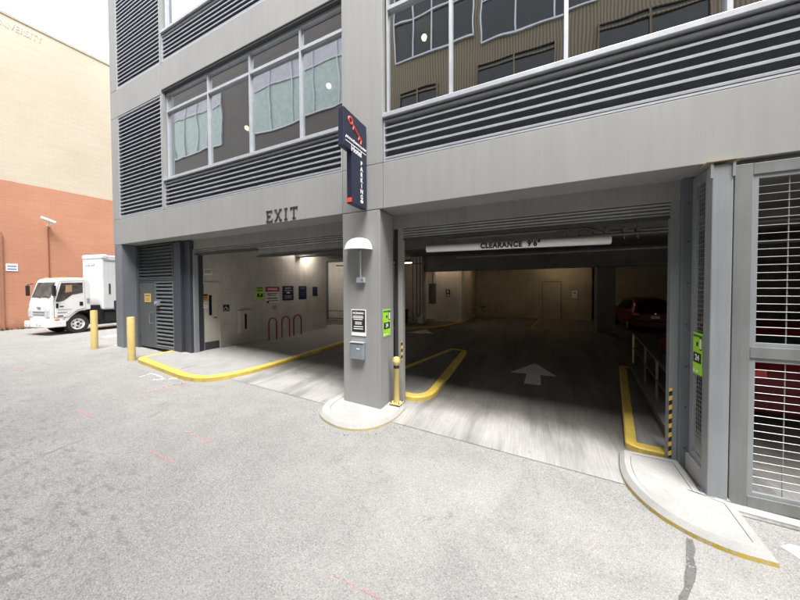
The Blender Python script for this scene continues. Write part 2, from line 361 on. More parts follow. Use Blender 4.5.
def thing(name, label, cat, loc=(0, 0, 0), rz=0, group=None):
    o = bpy.data.objects.new(name, None); col.objects.link(o); o.location = loc; o.rotation_euler = (0, 0, rz); o.empty_display_size = .2
    return tag(o, label, cat, group)
def kids(o): return [c for c in bpy.data.objects if c.parent == o]
def copy_tree(o, parent=None):
    c = o.copy(); col.objects.link(c)
    if parent is not None: c.parent = parent
    for ch in kids(o): copy_tree(ch, c)
    return c
def T(loc, rot): return Matrix.Translation(loc) @ Euler(rot).to_matrix().to_4x4()
FRONT = (R(90), 0, 0)          # lettering read from the street
EAST = (R(90), 0, R(90))       # lettering read from +X

def g(x):
    if x < -14.3: return .497 + (-.002)*(x+14.3)
    if x > 12: return -.713
    return -.046*(x+3.5)
def fl(x, y):
    s = min(max(y/7, 0), 1); return g(max(-12, min(x, 6)))*(1-s) + .3*s
def smooth_poly(pts, it=2, closed=True, keep=()):
    for _ in range(it):
        out = []; n = len(pts)
        for i in range(n):
            p, q = pts[i], pts[(i+1) % n]
            out += [(p[0]*.75+q[0]*.25, p[1]*.75+q[1]*.25), (p[0]*.25+q[0]*.75, p[1]*.25+q[1]*.75)]
        pts = out
    return pts
def inset(poly, d):
    n = len(poly); out = []
    A = sum(poly[i][0]*poly[(i+1) % n][1]-poly[(i+1) % n][0]*poly[i][1] for i in range(n))
    sgn = 1 if A > 0 else -1
    for i in range(n):
        p, q, r = Vector(poly[i-1]), Vector(poly[i]), Vector(poly[(i+1) % n])
        d1 = (q-p).normalized(); d2 = (r-q).normalized()
        n1 = Vector((-d1.y, d1.x))*sgn; n2 = Vector((-d2.y, d2.x))*sgn
        m = (n1+n2); m = m/max(.35, m.length_squared)*2
        out.append((q.x+m.x*d, q.y+m.y*d))
    return out

# ------------------------------------------------------------------ ground, floor
def sheet(name, xs, ys, zf, mat, skip=None):
    mb = MB(); idx = {}
    for i in range(len(xs)-1):
        for j in range(len(ys)-1):
            cx, cy = (xs[i]+xs[i+1])/2, (ys[j]+ys[j+1])/2
            if skip and skip(cx, cy): continue
            f = []
            for a, b in ((i, j), (i+1, j), (i+1, j+1), (i, j+1)):
                if (a, b) not in idx: idx[(a, b)] = len(mb.v); mb.v.append((xs[a], ys[b], zf(xs[a], ys[b])))
                f.append(idx[(a, b)])
            mb.f.append(tuple(f))
    o = mb.build(name, mat); tag(o, kind='structure'); return o
xs = [-300, -120, -60, -40, -30, -24, -20, -17, -14.3, -13.5, -12, -10, -8, -6, -4, -2, 0, 2, 4, 8, 12, 14, 30, 60, 300]
ys = [-300, -100, -40, -20, -11, -8, -6, -4, -2, -1, 0, .3, 3, 10, 22, 60, 300]
sheet('asphalt_ground', xs, ys, lambda x, y: g(x), M['asphalt'], lambda x, y: -13.5 < x < 14 and .3 < y < 22)
fx = [-13.3, -13.05, -10, -8, -6, -4, -2, 0, 2, 4, 6, 10, 13.9]; fy = [-.17, .3, 1, 2, 3, 4, 5, 6, 7, 12, 22.9]
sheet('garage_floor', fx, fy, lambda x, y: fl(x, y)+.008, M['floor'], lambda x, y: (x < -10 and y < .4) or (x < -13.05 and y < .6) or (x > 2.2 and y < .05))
# concrete strip of the yard where the truck stands
mb = MB(); P = [(-19.5, 1.2), (-13.75, .35), (-13.6, .35), (-13.6, 9), (-21, 9)]
mb.prism([(-16.6, .62), (-13.62, -.05), (-13.62, 12), (-18, 12)], lambda x, y: g(x)+.001, lambda x, y: g(x)+.006); tag(mb.build('yard_pavement', M['pale']), kind='structure')

# ------------------------------------------------------------------ kerb islands and pavements
def island(name, label, poly, h, zf, top=M['pave'], kw=.16, ktop=None, kside=None, cat='kerb island', joint=None, nose=.02):
    poly = [tuple(p) for p in poly]
    cx = sum(p[0] for p in poly)/len(poly); cy = sum(p[1] for p in poly)/len(poly)
    root = thing(name, label, cat, (cx, cy, zf(cx, cy)))
    inn = inset(poly, kw)
    n = len(poly)
    ch = inset(poly, nose)
    # slab
    s = MB(); s.prism(inset(poly, kw+.006), lambda x, y: zf(x, y)-.1, lambda x, y: zf(x, y)+h-.003); s.build('slab', top, root)
    k = MB(); v = []
    for ring, zz in ((poly, -.1), (poly, h-nose), (ch, h), (inn, h), (inn, -.1)):
        v += [(x, y, zf(x, y)+zz) for x, y in ring]
    f = []
    for j in range(4):
        for i in range(n):
            f.append((j*n+i, j*n+(i+1) % n, (j+1)*n+(i+1) % n, (j+1)*n+i))
    k.add(v, f)
    if kside is None: k.build('kerb', ktop, root)
    else:
        a = MB(); a.add(v[:2*n], f[:n]); a.build('kerb_face', kside, root)
        b = MB(); b.add(v, f[n:]); b.build('kerb', ktop, root)
    if joint:
        j = MB()
        for (x0, y0), (x1, y1) in joint:
            d = Vector((x1-x0, y1-y0)).normalized()*.006; nx, ny = -d.y, d.x
            j.prism([(x0+nx, y0+ny), (x1+nx, y1+ny), (x1-nx, y1-ny), (x0-nx, y0-ny)], lambda x, y: zf(x, y)+h-.002, lambda x, y: zf(x, y)+h+.002)
        j.build('joint', M['dkframe'], root)
    return root
def rnd(pts, rad, seg=5):
    out = []; n = len(pts)
    for i in range(n):
        p, q, r_ = Vector(pts[i-1]), Vector(pts[i]), Vector(pts[(i+1) % n]); rr = rad[i] if isinstance(rad, (list, tuple)) else rad
        if rr <= 0: out.append(tuple(q)); continue
        a = q + (p-q).normalized()*min(rr, (p-q).length*.48); b = q + (r_-q).normalized()*min(rr, (r_-q).length*.48)
        for k in range(seg+1):
            t = k/seg; w = a*(1-t)**2 + q*2*t*(1-t) + b*t*t; out.append((w.x, w.y))
    return out
zfl = lambda x, y: fl(x, y) if y > -.17 else g(x)
island('kerbed_pavement', 'raised concrete pavement with yellow kerb running from the alley into the exit lane', 
       rnd([(-10.97, .48), (-10.76, -.62), (-7.35, -.86), (-6.92, .5), (-6.88, 8.3), (-10.5, 8.3), (-10.5, .9)], [.0, .25, .85, .8, .2, 0, 0]), .12, zfl, M['pave'], .17, M['yellow'],
       joint=[((-8.6, -.55), (-8.6, 7)), ((-10.2, 1.2), (-7.1, 1.2)), ((-10.2, 3), (-7.1, 3))], cat='pavement')
pc = rnd([(-4.0, .45), (-4.0, -.32), (-3.75, -.72), (-3.1, -.9), (-2.6, -.66), (-2.42, -.1), (-2.42, .45)], [.05, .3, .3, .5, .3, .3, .1])
island('column_island', 'rounded pale concrete island with faded yellow edge at the foot of the middle column', pc, .10, zfl, M['pale'], .2, M['pale'], worn_paint('yellow_edge_thin', (.62, .47, .12), (.42, .41, .39), .47, .6, 14), nose=.055)
ri = [(1.24, .62), (1.13, .1), (1.15, -.3), (1.3, -.66), (1.55, -.87), (1.85, -.96), (2.18, -.93), (2.25, -.1), (1.99, .0), (1.99, .66)]
island('corner_island', 'pale curved concrete island with yellow edge and pointed tip beside the mesh gate', rnd(ri, [.06, .2, .25, .25, .25, .25, 0, 0, 0, 0]), .11, zfl, M['pale'], .13, M['pale'], worn_paint('worn_yellow_edge', (.66, .47, .055), (.45, .44, .41), .455, .6, 14), nose=.06,
       joint=[((1.3, -.02), (2.05, -.12))])
island('lane_divider', 'low tapered island with thick yellow kerb between the two garage lanes', rnd([(-3.9, .8), (-2.3, .8), (-2.05, 1.15), (-2.12, 5.05), (-2.72, 5.15)], [.1, .2, .25, .12, .12]), .12, zfl, M['floor'], .17, M['yellow'])
island('ramp_island', 'narrow yellow kerbed island along the railing inside the entrance lane', rnd([(1.36, .82), (1.5, .72), (2.12, .7), (2.62, 5.1), (2.2, 5.1)], [.05, .05, 0, .02, .1]), .12, zfl, M['floor'], .15, M['yellow'])
island('far_pavement', 'distant dim pavement with yellow kerb before the inner white wall', rnd([(-10, 8.6), (-6.2, 8.6), (-4.5, 10.0), (-4.05, 12.5), (-10, 12.5)], [0, .6, .6, 0, 0]), .12, zfl, M['floor'], .16, M['yellow'])

# painted marks
def mark(name, label, cat, polys, mat, zf=zfl, dz=.012, group=None, th=.003):
    mb = MB()
    for p in polys: mb.prism(p, lambda x, y: zf(x, y)+dz-th, lambda x, y: zf(x, y)+dz)
    return tag(mb.build(name, mat), label, cat, group)
def strip(p, q, w):
    p, q = Vector(p), Vector(q); d = (q-p).normalized(); n = Vector((-d.y, d.x))*w/2
    return [tuple(p+n), tuple(p-n), tuple(q-n), tuple(q+n)]
mark('floor_arrow', 'white painted arrow on the dark entrance lane floor pointing inwards', 'floor marking', [[(-.24, 2.95), (.15, 3.0), (.15, 3.75), (-.2, 3.7)], [(-.62, 3.66), (.55, 3.8), (.02, 4.75)]], M['wline'])
mark('floor_arrow', 'pale painted arrow far inside the left lane near the yellow kerb', 'floor marking', [[(-5.0, 6.5), (-4.7, 6.5), (-4.9, 8.3), (-5.3, 8.3)], [(-5.6, 7.9), (-4.4, 8.1), (-5.2, 9.3)]], M['wline'])
hatch = [strip((-.2, 11.7), (.3, 17), .12), strip((-.2, 11.7), (2.4, 12.0), .12), strip((.3, 17), (2.5, 17.2), .12)] + [strip((-.1+.1*k, 12.4+k*1.0), (2.4, 12.7+k*1.0), .1) for k in range(5)]
mark('floor_hatching', 'faded yellow hatched bay painted before the back wall door', 'floor marking', hatch, M['yline'])
mark('stall_line', 'faint yellow stall line in front of the rear parked car', 'floor marking', [strip((3.5, 10), (3.6, 17), .1)], M['yline'])
def wob(p, q, w, n=5):
    random.seed(int(abs(p[0]*1000+q[1]*77)))
    out = []
    for i in range(n):
        t0, t1 = i/n, (i+1.02)/n; j = [random.uniform(-w*.25, w*.25) for _ in range(2)]
        out.append(strip((p[0]+(q[0]-p[0])*t0+j[0], p[1]+(q[1]-p[1])*t0+j[1]), (p[0]+(q[0]-p[0])*t1+j[0], p[1]+(q[1]-p[1])*t1+j[1]), w*random.uniform(.7, 1.1)))
    return out
GR = 'pink utility dashes sprayed on the asphalt'
for p, q, lab in (((-5.2, -2.73), (-4.54, -2.73), 'pink sprayed dash nearest the camera in the left half of the asphalt'), ((-5.31, -2.17), (-4.67, -2.17), 'pink sprayed dash straight below the exit opening, second nearest'),
                  ((-7.88, -2.68), (-7.29, -2.68), 'faint pink dash left of the two strong dashes, nearer one'), ((-8.04, -2.12), (-7.43, -2.11), 'faint pink dash below the yellow bollard by the door'),
                  ((-12.71, -2.46), (-11.9, -2.45), 'faint pink dash at the far left before the truck'), ((-12.81, -1.95), (-12.16, -1.89), 'faintest pink dash below the farther bollard'), ((-1.62, -2.96), (-1.0, -2.93), 'thin faint pink line at the bottom centre right')):
    mark('sprayed_dash', lab, 'pavement marking', [strip(p, q, .018 if p[0] > -2 else .034)], M['pink'], dz=.006, group=GR)
mark('chalk_mark', 'white chalk arrow scrawl on asphalt in front of the exit kerb', 'pavement marking', wob((-9.1, -1.28), (-9.2, -.92), .06)+wob((-9.2, -.92), (-8.5, -.96), .06)+wob((-8.6, -1.15), (-8.2, -.78), .07), M['chalk'], dz=.006)
mark('chalk_mark', 'orange chalk scrawl on asphalt right of the white chalk arrow', 'pavement marking', wob((-7.9, -1.75), (-7.8, -.85), .07)+wob((-7.5, -1.72), (-7.55, -.95), .05)+wob((-7.95, -1.3), (-7.4, -1.2), .05), M['chalko'], dz=.006)
random.seed(5); TL = [(1.50+.0*k-.055*k+random.uniform(-.02, .02), -.9-.14*k) for k in range(11)]; TRr = [(x+.07+.006*0+random.uniform(-.03, .03), y-.01) for x, y in TL]
mark('tar_strip', 'dark crumbling patch strip running from the pointed island to the bottom edge', 'asphalt patch', [[TL[k], TRr[k], TRr[k+1], TL[k+1]] for k in range(10)], M['tar'], dz=.006)
mark('painted_mark', 'white painted wedge on the asphalt at the right edge under the gate', 'pavement marking', [[(2.38, -.56), (2.5, -.47), (2.75, -.5), (2.9, -.9), (2.6, -.95)]], M['white'], dz=.006)
gr = MB(); random.seed(4)
for k in range(170):
    u = random.random()*.7
    if u < .4: x, y = random.uniform(-10.6, -7.4), -.9-abs(random.gauss(0, .12))
    elif u < .7: a_ = random.uniform(3.3, 6.1); x, y = -3.2+.92*math.cos(a_)+random.gauss(0, .05), -.05+.95*math.sin(a_)
    else: x = random.uniform(1.2, 2.3); y = -1.02-abs(random.gauss(0, .1))
    z = g(x)+.002; r = random.uniform(.004, .013); a_ = random.random()*3
    gr.add([(x+r*math.cos(a_+q), y+r*math.sin(a_+q), z) for q in (0, 2.1, 4.2)]+[(x, y, z+r*.7)], [(0, 1, 3), (1, 2, 3), (2, 0, 3)])
tag(gr.build('grit', simple('grit_brown', (.10, .085, .065), .9)), 'fine grit and leaf crumbs in the gutters along the kerbs', 'grit', kind='stuff')
# ------------------------------------------------------------------ parking building
B = thing('parking_garage', 'grey panelled parking garage with louvres, dark windows and two open vehicle bays', 'building', (-3.2, 0, 0))
XR = 14.0
fw = MB()
G = .008
def seg(x0, x1, z0, z1, y0=0, y1=.5): fw.box(x0+G/2, x1-G/2, y0, y1, z0+G/2, z1-G/2)
for k in range(3):
    b = 4.95+4.43*k
    if k == 0:
        seg(-13.14, -10.38, 4.06, b); seg(-10.38, -3.66, 4.06, b); seg(-2.7, XR, 4.06, b)
    seg(-13.14, -10.38, b+3.50, b+4.43); seg(-10.38, -3.66, b+3.62, b+4.43); seg(-2.7, XR, b+3.62, b+4.43)
    seg(-13.6, -13.14, b+.0, b+3.5); seg(-13.6, -13.14, b+3.5, b+4.43)
    seg(-3.66, -2.7, b, b+4.43)
    fw.box(-10.42, -10.32, -.0, .2, b+.004, b+3.496)
seg(-13.6, -13.14, 4.06, 4.95); seg(-3.66, -2.7, 4.06, 4.95)
seg(-13.6, XR, 18.24, 18.9)
fw.build('facade', M['facade'], B, bev=.006)
bk = MB(); bk.box(-13.55, XR, .505, .6, 4.1, 4.93)
for k in range(3): b = 4.95+4.43*k; bk.box(-13.55, XR, .505, .6, b+3.66, b+4.4)
bk.box(-13.55, -13.1, .505, .6, 4.1, 18.8); bk.build('backing_wall', M['dkframe'], B)
# columns at street level
c = MB(); c.prism([(-13.54, -.0), (-13.06, -.0), (-13.06, .62), (-13.54, .62)], lambda x, y: g(x)-.2, 4.052); c.build('column', M['bluegrey'], B, bev=.01)
c = MB(); c.prism([(-3.67, 0), (-2.78, 0), (-2.78, .60), (-3.67, .60)], lambda x, y: g(x)-.2, 4.052); c.build('column', M['pier'], B, bev=.012)
# end wall and side of the building
c = MB(); c.box(-13.54, -13.3, .6, 22.5, -.5, 18.9); c.build('side_wall', M['bluegrey'], B); c = MB(); c.box(XR-.2, XR, .6, 22.5, -1.5, 18.9); c.build('side_wall', M['bluegrey'], B)
c = MB(); c.box(-13.3, XR-.2, .6, 22.5, 18.3, 18.5); c.build('roof', M['soffit'], B)
# louvres
def louvre(x0, x1, z0, z1, pitch=.125, nose=.042, mat='fin', y=.02, depth=.085, frame=.03, name='louvre_panel', slope=.06):
    fr = MB(); fr.box(x0, x0+frame, y-.012, y+depth+.02, z0, z1); fr.box(x1-frame, x1, y-.012, y+depth+.02, z0, z1)
    fr.box(x0+frame, x1-frame, y-.012, y+depth+.02, z0, z0+frame); fr.box(x0+frame, x1-frame, y-.01, y+depth+.02, z1-frame, z1)
    p = fr.build(name, M['alu'] if mat == 'fin' else M[mat], B)
    f = MB(); n = int((z1-z0-2*frame)/pitch)
    for i in range(n):
        z = z0+frame+.02+i*(z1-z0-2*frame)/n
        f.extr([(y, z), (y, z+nose), (y+depth, z+nose+slope), (y+depth, z+slope)], x0+frame, x1-frame)
    f.build('fins', M[mat], p, local=False)
    bb = MB(); bb.box(x0, x1, y+depth+.03, y+depth+.05, z0, z1); bb.build('backing', M['lback'], p)
for k in range(3):
    b = 4.95+4.43*k
    louvre(-13.13, -10.43, b+.01, b+3.49, .125, .034)
    louvre(-10.31, -3.67, b+.01, b+.80, .115, .036)
    louvre(-2.69, XR-.1, b+.01, b+.80, .125, .033)
# windows
def window(x0, x1, z0, z1, transom=None, y=.10):
    w = .055; fr = MB()
    fr.box(x0, x0+w/2, y, y+.1, z0, z1); fr.box(x1-w/2, x1, y, y+.1, z0, z1)
    fr.box(x0+w/2, x1-w/2, y+.002, y+.1, z0, z0+w); fr.box(x0+w/2, x1-w/2, y+.002, y+.1, z1-w, z1)
    if transom: fr.box(x0+w/2, x1-w/2, y-.01, y+.1, transom-.035, transom+.035)
    p = fr.build('window', M['alu'], B)
    segs = [(z0+w, (transom-.035) if transom else z1-w)] + ([(transom+.035, z1-w)] if transom else [])
    for a, c_ in segs:
        q = MB(); q.box(x0+w/2, x1-w/2, y+.055, y+.06, a, c_)
        q.build('pane', M['glass'], p)
for k in range(3):
    b = 4.95+4.43*k
    for x0, x1 in zip((-10.30, -8.27, -6.58, -4.89), (-8.27, -6.58, -4.89, -3.68)): window(x0, x1, b+.93, b+3.56, b+3.0)
    xx = [-2.66, -1.38, .41, 2.2, 3.99, 5.78, 7.57, 9.36, 11.15, 12.94]
    for x0, x1 in zip(xx[:-1], xx[1:]): window(x0, x1, b+.93, b+3.56, b+3.0)
    s = MB(); s.box(-10.31, -3.67, -.035, .2, b+.845, b+.925); s.box(-2.69, XR-.1, -.035, .2, b+.845, b+.925)
    s.build('sill', M['alu'], B, bev=.006)
    s = MB(); s.box(-10.31, -3.67, .07, .22, b+.805, b+.842); s.box(-2.69, XR-.1, .07, .22, b+.805, b+.842)
    s.box(-10.31, -3.67, .02, .2, b+3.57, b+3.612); s.box(-2.69, XR-.1, .02, .2, b+3.57, b+3.612); s.build('shadow_trim', M['dkframe'], B)  # dark strips over the windows stand in for their shadow lines
    # office behind
    s = MB(); s.box(-13.2, XR-.3, .62, 12, b+.2, b+.4); s.box(-13.2, XR-.3, .62, 12, b+3.66, b+3.9); s.box(-13.2, XR-.3, 6, 6.2, b+.4, b+3.66)
    s.box(-10.6, -10.4, .3, 6, b+.4, b+3.66); s.box(-3.5, -2.8, .52, 2, b+.4, b+3.66); s.build('office_room', M['room'], B)
# recessed garage headers and shutters
h = MB(); h.box(-9.96, -3.5, .60, .85, 3.77, 4.3); h.box(-2.78, 1.95, .60, .85, 3.77, 4.3); h.box(1.95, XR, .60, .85, 4.07, 4.3); h.box(-13.06, -9.96, .60, .85, 4.03, 4.3); h.build('lintel', M['header'], B, bev=.006)
so = MB(); so.box(-13.05, -3.68, .502, .6, 4.065, 4.1); so.box(-2.77, XR, .502, .6, 4.065, 4.1); so.build('soffit', M['header'], B)
def shutter(x0, x1, z0, z1, y, n=3):
    s = MB(); hh = (z1-z0)/n
    for i in range(n):
        a = z0+i*hh
        s.extr([(y, a+.006), (y-.02, a+hh*.5), (y, a+hh-.006), (y+.03, a+hh-.006), (y+.03, a+.006)], x0, x1)
    s.box(x0, x1, y+.031, y+.05, z0, z1)
    return s
s1 = shutter(-9.93, -3.7, 3.62, 3.77, .66, 3); o = s1.build('roller_shutter', M['shutter'], B)
s2 = shutter(-7.08, -3.7, 3.42, 3.62, .70, 1); s2.build('shutter_end', M['shutter'], o)
c = MB(); c.box(-7.08, -3.7, .62, .80, 3.385, 3.42); c.box(-9.93, -7.08, .62, .8, 3.59, 3.62); c.build('bottom_bar', M['dkframe'], o)
s1 = shutter(-2.56, 1.83, 3.56, 3.77, .66, 4); o = s1.build('roller_shutter', M['shutter'], B)
c = MB(); c.box(-2.56, 1.83, .64, .74, 3.525, 3.56); c.build('bottom_bar', M['dkframe'], o)
# jambs
def vpost(name, x0, x1, y0, y1, mat, z1, parent=B, bev=.004):
    c = MB(); c.prism([(x0, y0), (x1, y0), (x1, y1), (x0, y1)], lambda x, y: fl(x, y)-.1, z1); return c.build(name, mat, parent, bev=bev)
vpost('door_jamb', -2.67, -2.56, .60, .72, M['header'], 3.77); vpost('door_jamb', 1.83, 1.93, .60, .72, M['steel'], 3.77)
vpost('jamb_channel', -2.78, -2.67, .66, .95, M['dkframe'], 3.77)
j = vpost('jamb_channel', 1.93, 2.06, .52, .80, M['bluegrey'], 4.06)
r_ = MB()
for z in (.15, .75, 1.35, 1.95, 2.55, 3.15, 3.7): r_.cyl((1.99, .52, z), (1.99, .508, z), .012, n=8); r_.cyl((1.95, .60, z+.2), (1.95, .59, z+.2), .01, n=8)
r_.build('bolts', M['dkframe'], j)
vpost('jamb_channel', -10.76, -10.36, .42, .85, M['dkblue'], 4.03); vpost('door_jamb', -10.34, -9.99, .5, .9, M['dkblue'], 4.03); vpost('door_jamb', -9.99, -9.93, .58, .72, M['steel'], 3.77)
hz = MB(); hz.box(1.832, 1.868, .594, .600, -.07, .98); hz.build('warning_tape', M['hazard'], B)
hz = MB(); hz.box(-2.60, -2.565, .594, .600, .95, 1.35); hz.build('warning_tape', M['hazard'], B)
# louvred wall with service door beside the exit lane
dw = MB(); dw.box(-13.06, -12.96, .40, .55, .2, 4.03); dw.box(-12.96, -10.76, .43, .55, 2.74, 2.82); dw.build('door_surround', M['dkdoor'], B)
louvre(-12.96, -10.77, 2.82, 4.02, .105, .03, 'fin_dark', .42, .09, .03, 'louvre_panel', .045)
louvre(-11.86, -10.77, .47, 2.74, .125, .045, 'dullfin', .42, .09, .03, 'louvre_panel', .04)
d = MB(); d.box(-12.94, -11.88, .44, .5, .45, 2.73); door = d.build('service_door', M['dkdoor'], B, bev=.006)
d = MB(); d.tube([(-12.16, .44, 1.68), (-12.16, .37, 1.68), (-12.16, .37, 1.30), (-12.16, .44, 1.30)], .016); d.build('handle', M['chrome'], door)
d = MB(); d.box(-12.60, -12.20, .43, .438, 2.04, 2.34); d.build('notice', M['yellowpaper'], door)
d = MB(); d.text('NOTICE', .09, T((-12.4, .428, 2.27), FRONT), .002, bold=.002)
for z in (2.19, 2.14, 2.09): d.box(-12.54, -12.26, .426, .43, z-.008, z+.008)
d.build('lettering', M['textblack'], door)
d = MB(); 
for z in (.8, 2.4): d.cyl((-12.93, .43, z-.06), (-12.93, .43, z+.06), .018, n=10)
d.build('hinge', M['dkframe'], door)
lk = MB(); lk.box(-11.78, -11.58, .33, .43, 1.93, 2.08); lk.cyl((-11.68, .33, 2.0), (-11.68, .31, 2.0), .04, n=12); lk.build('lock_box', M['greybox'], B, bev=.01)
# inner walls
def iw(name, boxes, mat):
    c = MB()
    for q in boxes: c.box(*q)
    return c.build(name, mat, B)
iw('inner_wall', [(-10.28, -10.05, .9, 7.2, .1, 4.3)], M['garwall'])
iw('inner_wall', [(-13.3, -10.2, 11.4, 11.6, .1, 4.4), (-10.2, -8.6, 13.0, 13.2, .1, 4.4)], M['garwall'])
iw('inner_wall', [(-5.75, -4.05, 12.57, 12.8, .1, 3.7), (-4.25, -4.05, 12.8, 13.4, .1, 4.4)], M['garwall'])
iw('inner_wall', [(-9.5, -5.75, 14.2, 14.4, .1, 4.4)], M['garwall'])
iw('inner_wall', [(-4.25, -4.05, 13.4, 17.5, .1, 4.4), (-4.05, 3.2, 17.5, 17.7, .1, 4.4), (3.55, XR-.2, 17.9, 18.1, .1, 4.4), (3.2, 3.4, 17.5, 19, .1, 4.4), (3.3, 3.7, 19, 19.2, 0, 4.4)], M['garwall2'])
iw('column', [(2.70, 3.42, 11.5, 12.2, .1, 4.4)], M['colm']); iw('column', [(-6.6, -5.95, 10.75, 11.4, .1, 4.4)], M['garwall']); iw('column', [(8.2, 8.9, 6, 6.7, -.3, 4.4)], M['colm'])
iw('ceiling', [(-13.3, XR-.2, .86, 22.5, 4.32, 4.5)], M['soffit'])
iw('beam', [(-5.9, XR-.2, 11.0, 11.5, 3.45, 4.34)], M['soffit']); iw('beam', [(-13, XR-.2, 5.0, 5.4, 3.95, 4.34)], M['soffit']); iw('beam', [(-5.75, -4.0, 12.45, 12.56, 3.71, 4.34)], M['dkframe'])
iw('back_wall', [(-13.3, XR, 22.5, 22.7, 0, 4.5)], M['garwall2'])
# inner doors
d = MB(); d.box(.5, 1.6, 17.44, 17.49, .3, 2.87); o = d.build('inner_door', M['garwall2'], B, bev=.01)
d = MB(); d.box(.46, .5, 17.42, 17.49, .3, 2.9); d.box(1.6, 1.64, 17.42, 17.49, .3, 2.9); d.box(.5, 1.6, 17.42, 17.49, 2.87, 2.91); d.build('door_frame', M['colm'], o)
d = MB(); d.cyl((1.45, 17.44, 1.35), (1.45, 17.36, 1.35), .04, n=10); d.build('handle', M['chrome'], o)
wx = -10.05
def onw(y0, y1, z0, z1, t=.03): return (wx+.001, wx+t, y0, y1, z0, z1)
d = MB(); d.box(*onw(.93, 1.43, .42, 2.66, .035)); o = d.build('exit_passage_door', M['doorcol'], B, bev=.006)
d = MB(); d.box(wx+.036, wx+.045, 1.09, 1.18, 1.60, 2.28); d.build('vision_pane', M['carglass'], o)
d = MB(); d.cyl((wx+.035, 1.30, 1.51), (wx+.10, 1.30, 1.51), .02, n=8); d.box(wx+.09, wx+.11, 1.2, 1.32, 1.495, 1.525); d.build('handle', M['dkframe'], o)
d = MB(); d.box(wx+.036, wx+.042, .94, 1.42, .44, .70); d.build('kick_plate', M['dkframe'], o)
d = MB(); d.box(*onw(1.43, 1.50, .42, 2.72, .05)); d.box(*onw(.9, 1.43, 2.66, 2.72, .05)); d.build('door_frame', M['doorcol'], o)

# ------------------------------------------------------------------ pipes and lamps in the garage
def pipe(label, pts, r=.04, group='pipes under the garage ceiling', m='pipe'):
    mb = MB(); mb.tube(pts, r, 8); return tag(mb.build('ceiling_pipe', M[m], smooth=True), label, 'pipe', group)
pipe('long pale pipe crossing the entrance bay below the clearance bar', [(-2.6, 5.5, 3.62), (13, 5.5, 3.62)], .05)
pipe('dark pipe running along the ceiling above the clearance bar', [(-2.4, 3.6, 3.98), (1.2, 3.6, 3.98), (1.5, 3.6, 3.85), (6, 3.6, 3.85)], .045)
pipe('pipe with elbow dropping down the far wall left of the middle column', [(-10.2, 9.4, 3.85), (-9.1, 10.4, 3.85), (-9.05, 10.5, 3.7), (-9.05, 10.5, 2.0), (-8.0, 11.2, 1.95)], .035)
pipe('horizontal pipe near the ceiling in the exit bay', [(-10.0, 8.0, 3.75), (-4, 9.0, 3.75)], .03)
pipe('vertical conduit looping down the white inner column', [(-6.28, 10.70, 4.3), (-6.28, 10.70, 1.0), (-6.18, 10.68, .8), (-6.08, 10.70, 1.0), (-6.08, 10.70, 4.3)], .03)
pipe('thin conduit on the left edge of the white inner column', [(-6.52, 10.70, 4.3), (-6.52, 10.70, .5)], .025)
vb = thing('valve_cluster', 'cluster of dark sprinkler valves under the ceiling right of the clearance bar', 'valves', (1.2, 3.2, 3.6))
m_ = MB(); m_.tube([(.5, 3.2, 3.72), (2.6, 3.2, 3.72)], .035)
m_.build('manifold', M['pipe'], vb)
for x in (.75, 1.0, 1.3, 1.5, 1.85, 2.1):
    m_ = MB(); m_.cyl((x, 3.2, 3.60), (x, 3.2, 3.95), .02, n=8); m_.cyl((x, 3.12, 3.80), (x, 3.28, 3.80), .05, n=10); m_.build('valve', M['pipe'], vb)
def strip_light(label, x, y, z, L, along='x', mat='tubewarm'):
    t_ = thing('strip_light', label, 'ceiling light', (x, y, z), 0, 'strip lights inside the garage')
    a, b_ = (L/2, .06) if along == 'x' else (.06, L/2)
    m1 = MB(); m1.box(x-a, x+a, y-b_, y+b_, z+.04, z+.1); m1.build('housing', M['white'], t_)
    m2 = MB()
    if along == 'x': m2.cyl((x-a*.96, y, z+.02), (x+a*.96, y, z+.02), .022, n=8)
    else: m2.cyl((x, y-b_*.96, z+.02), (x, y+b_*.96, z+.02), .022, n=8)
    m2.build('tube', M[mat], t_)
strip_light('lit pink glowing strip light above the white inner column', -7.2, 12.2, 4.1, 1.2, 'x', 'tube')
strip_light('added unseen strip light brightening the exit lane wall over the bike racks', -9.5, 5.4, 4.2, 1.2, 'y', 'tubefill')  # added lamp, out of sight above the shutter, brightens the lane wall
strip_light('added unseen strip light brightening the far wall of the exit bay', -12.3, 9.0, 4.15, 1.2, 'x', 'tubefill')  # added lamp, kept behind the wall end, lifts the far wall
strip_light('added strip light hidden behind the beam to brighten the inner white wall', -5.0, 11.85, 4.2, 1.2)  # added lamp, unseen behind the beam, lights the white wall
strip_light('lit strip light close to the inner side wall at the back', -2.9, 14.4, 4.2, 1.2, 'y')
strip_light('lit strip light before the back wall door', 1.6, 16.0, 4.2, 1.2)

# electrical panel
e = thing('electrical_panel', 'grey electrical cabinet on the side of the inner column', 'cabinet', (-5.5, 11.3, 1.6))
m_ = MB(); m_.box(-5.72, -5.3, 11.25, 11.4, 1.55, 2.75); m_.build('box', M['colm'], e, bev=.01); m_ = MB(); m_.cyl((-5.5, 11.32, 2.75), (-5.5, 11.32, 4.3), .03, n=8); m_.build('conduit', M['pipe'], e)
bn_ = thing('waste_bin', 'dark bin standing beside the inner column', 'bin', (-6.9, 10.2, .42))
m_ = MB(); m_.lathe([(0, 0), (.24, 0), (.28, .8), (.3, .8), (.3, .86), (0, .9)], (-6.9, 10.2, .42), 16); m_.build('body', M['bins'], bn_, smooth=True)

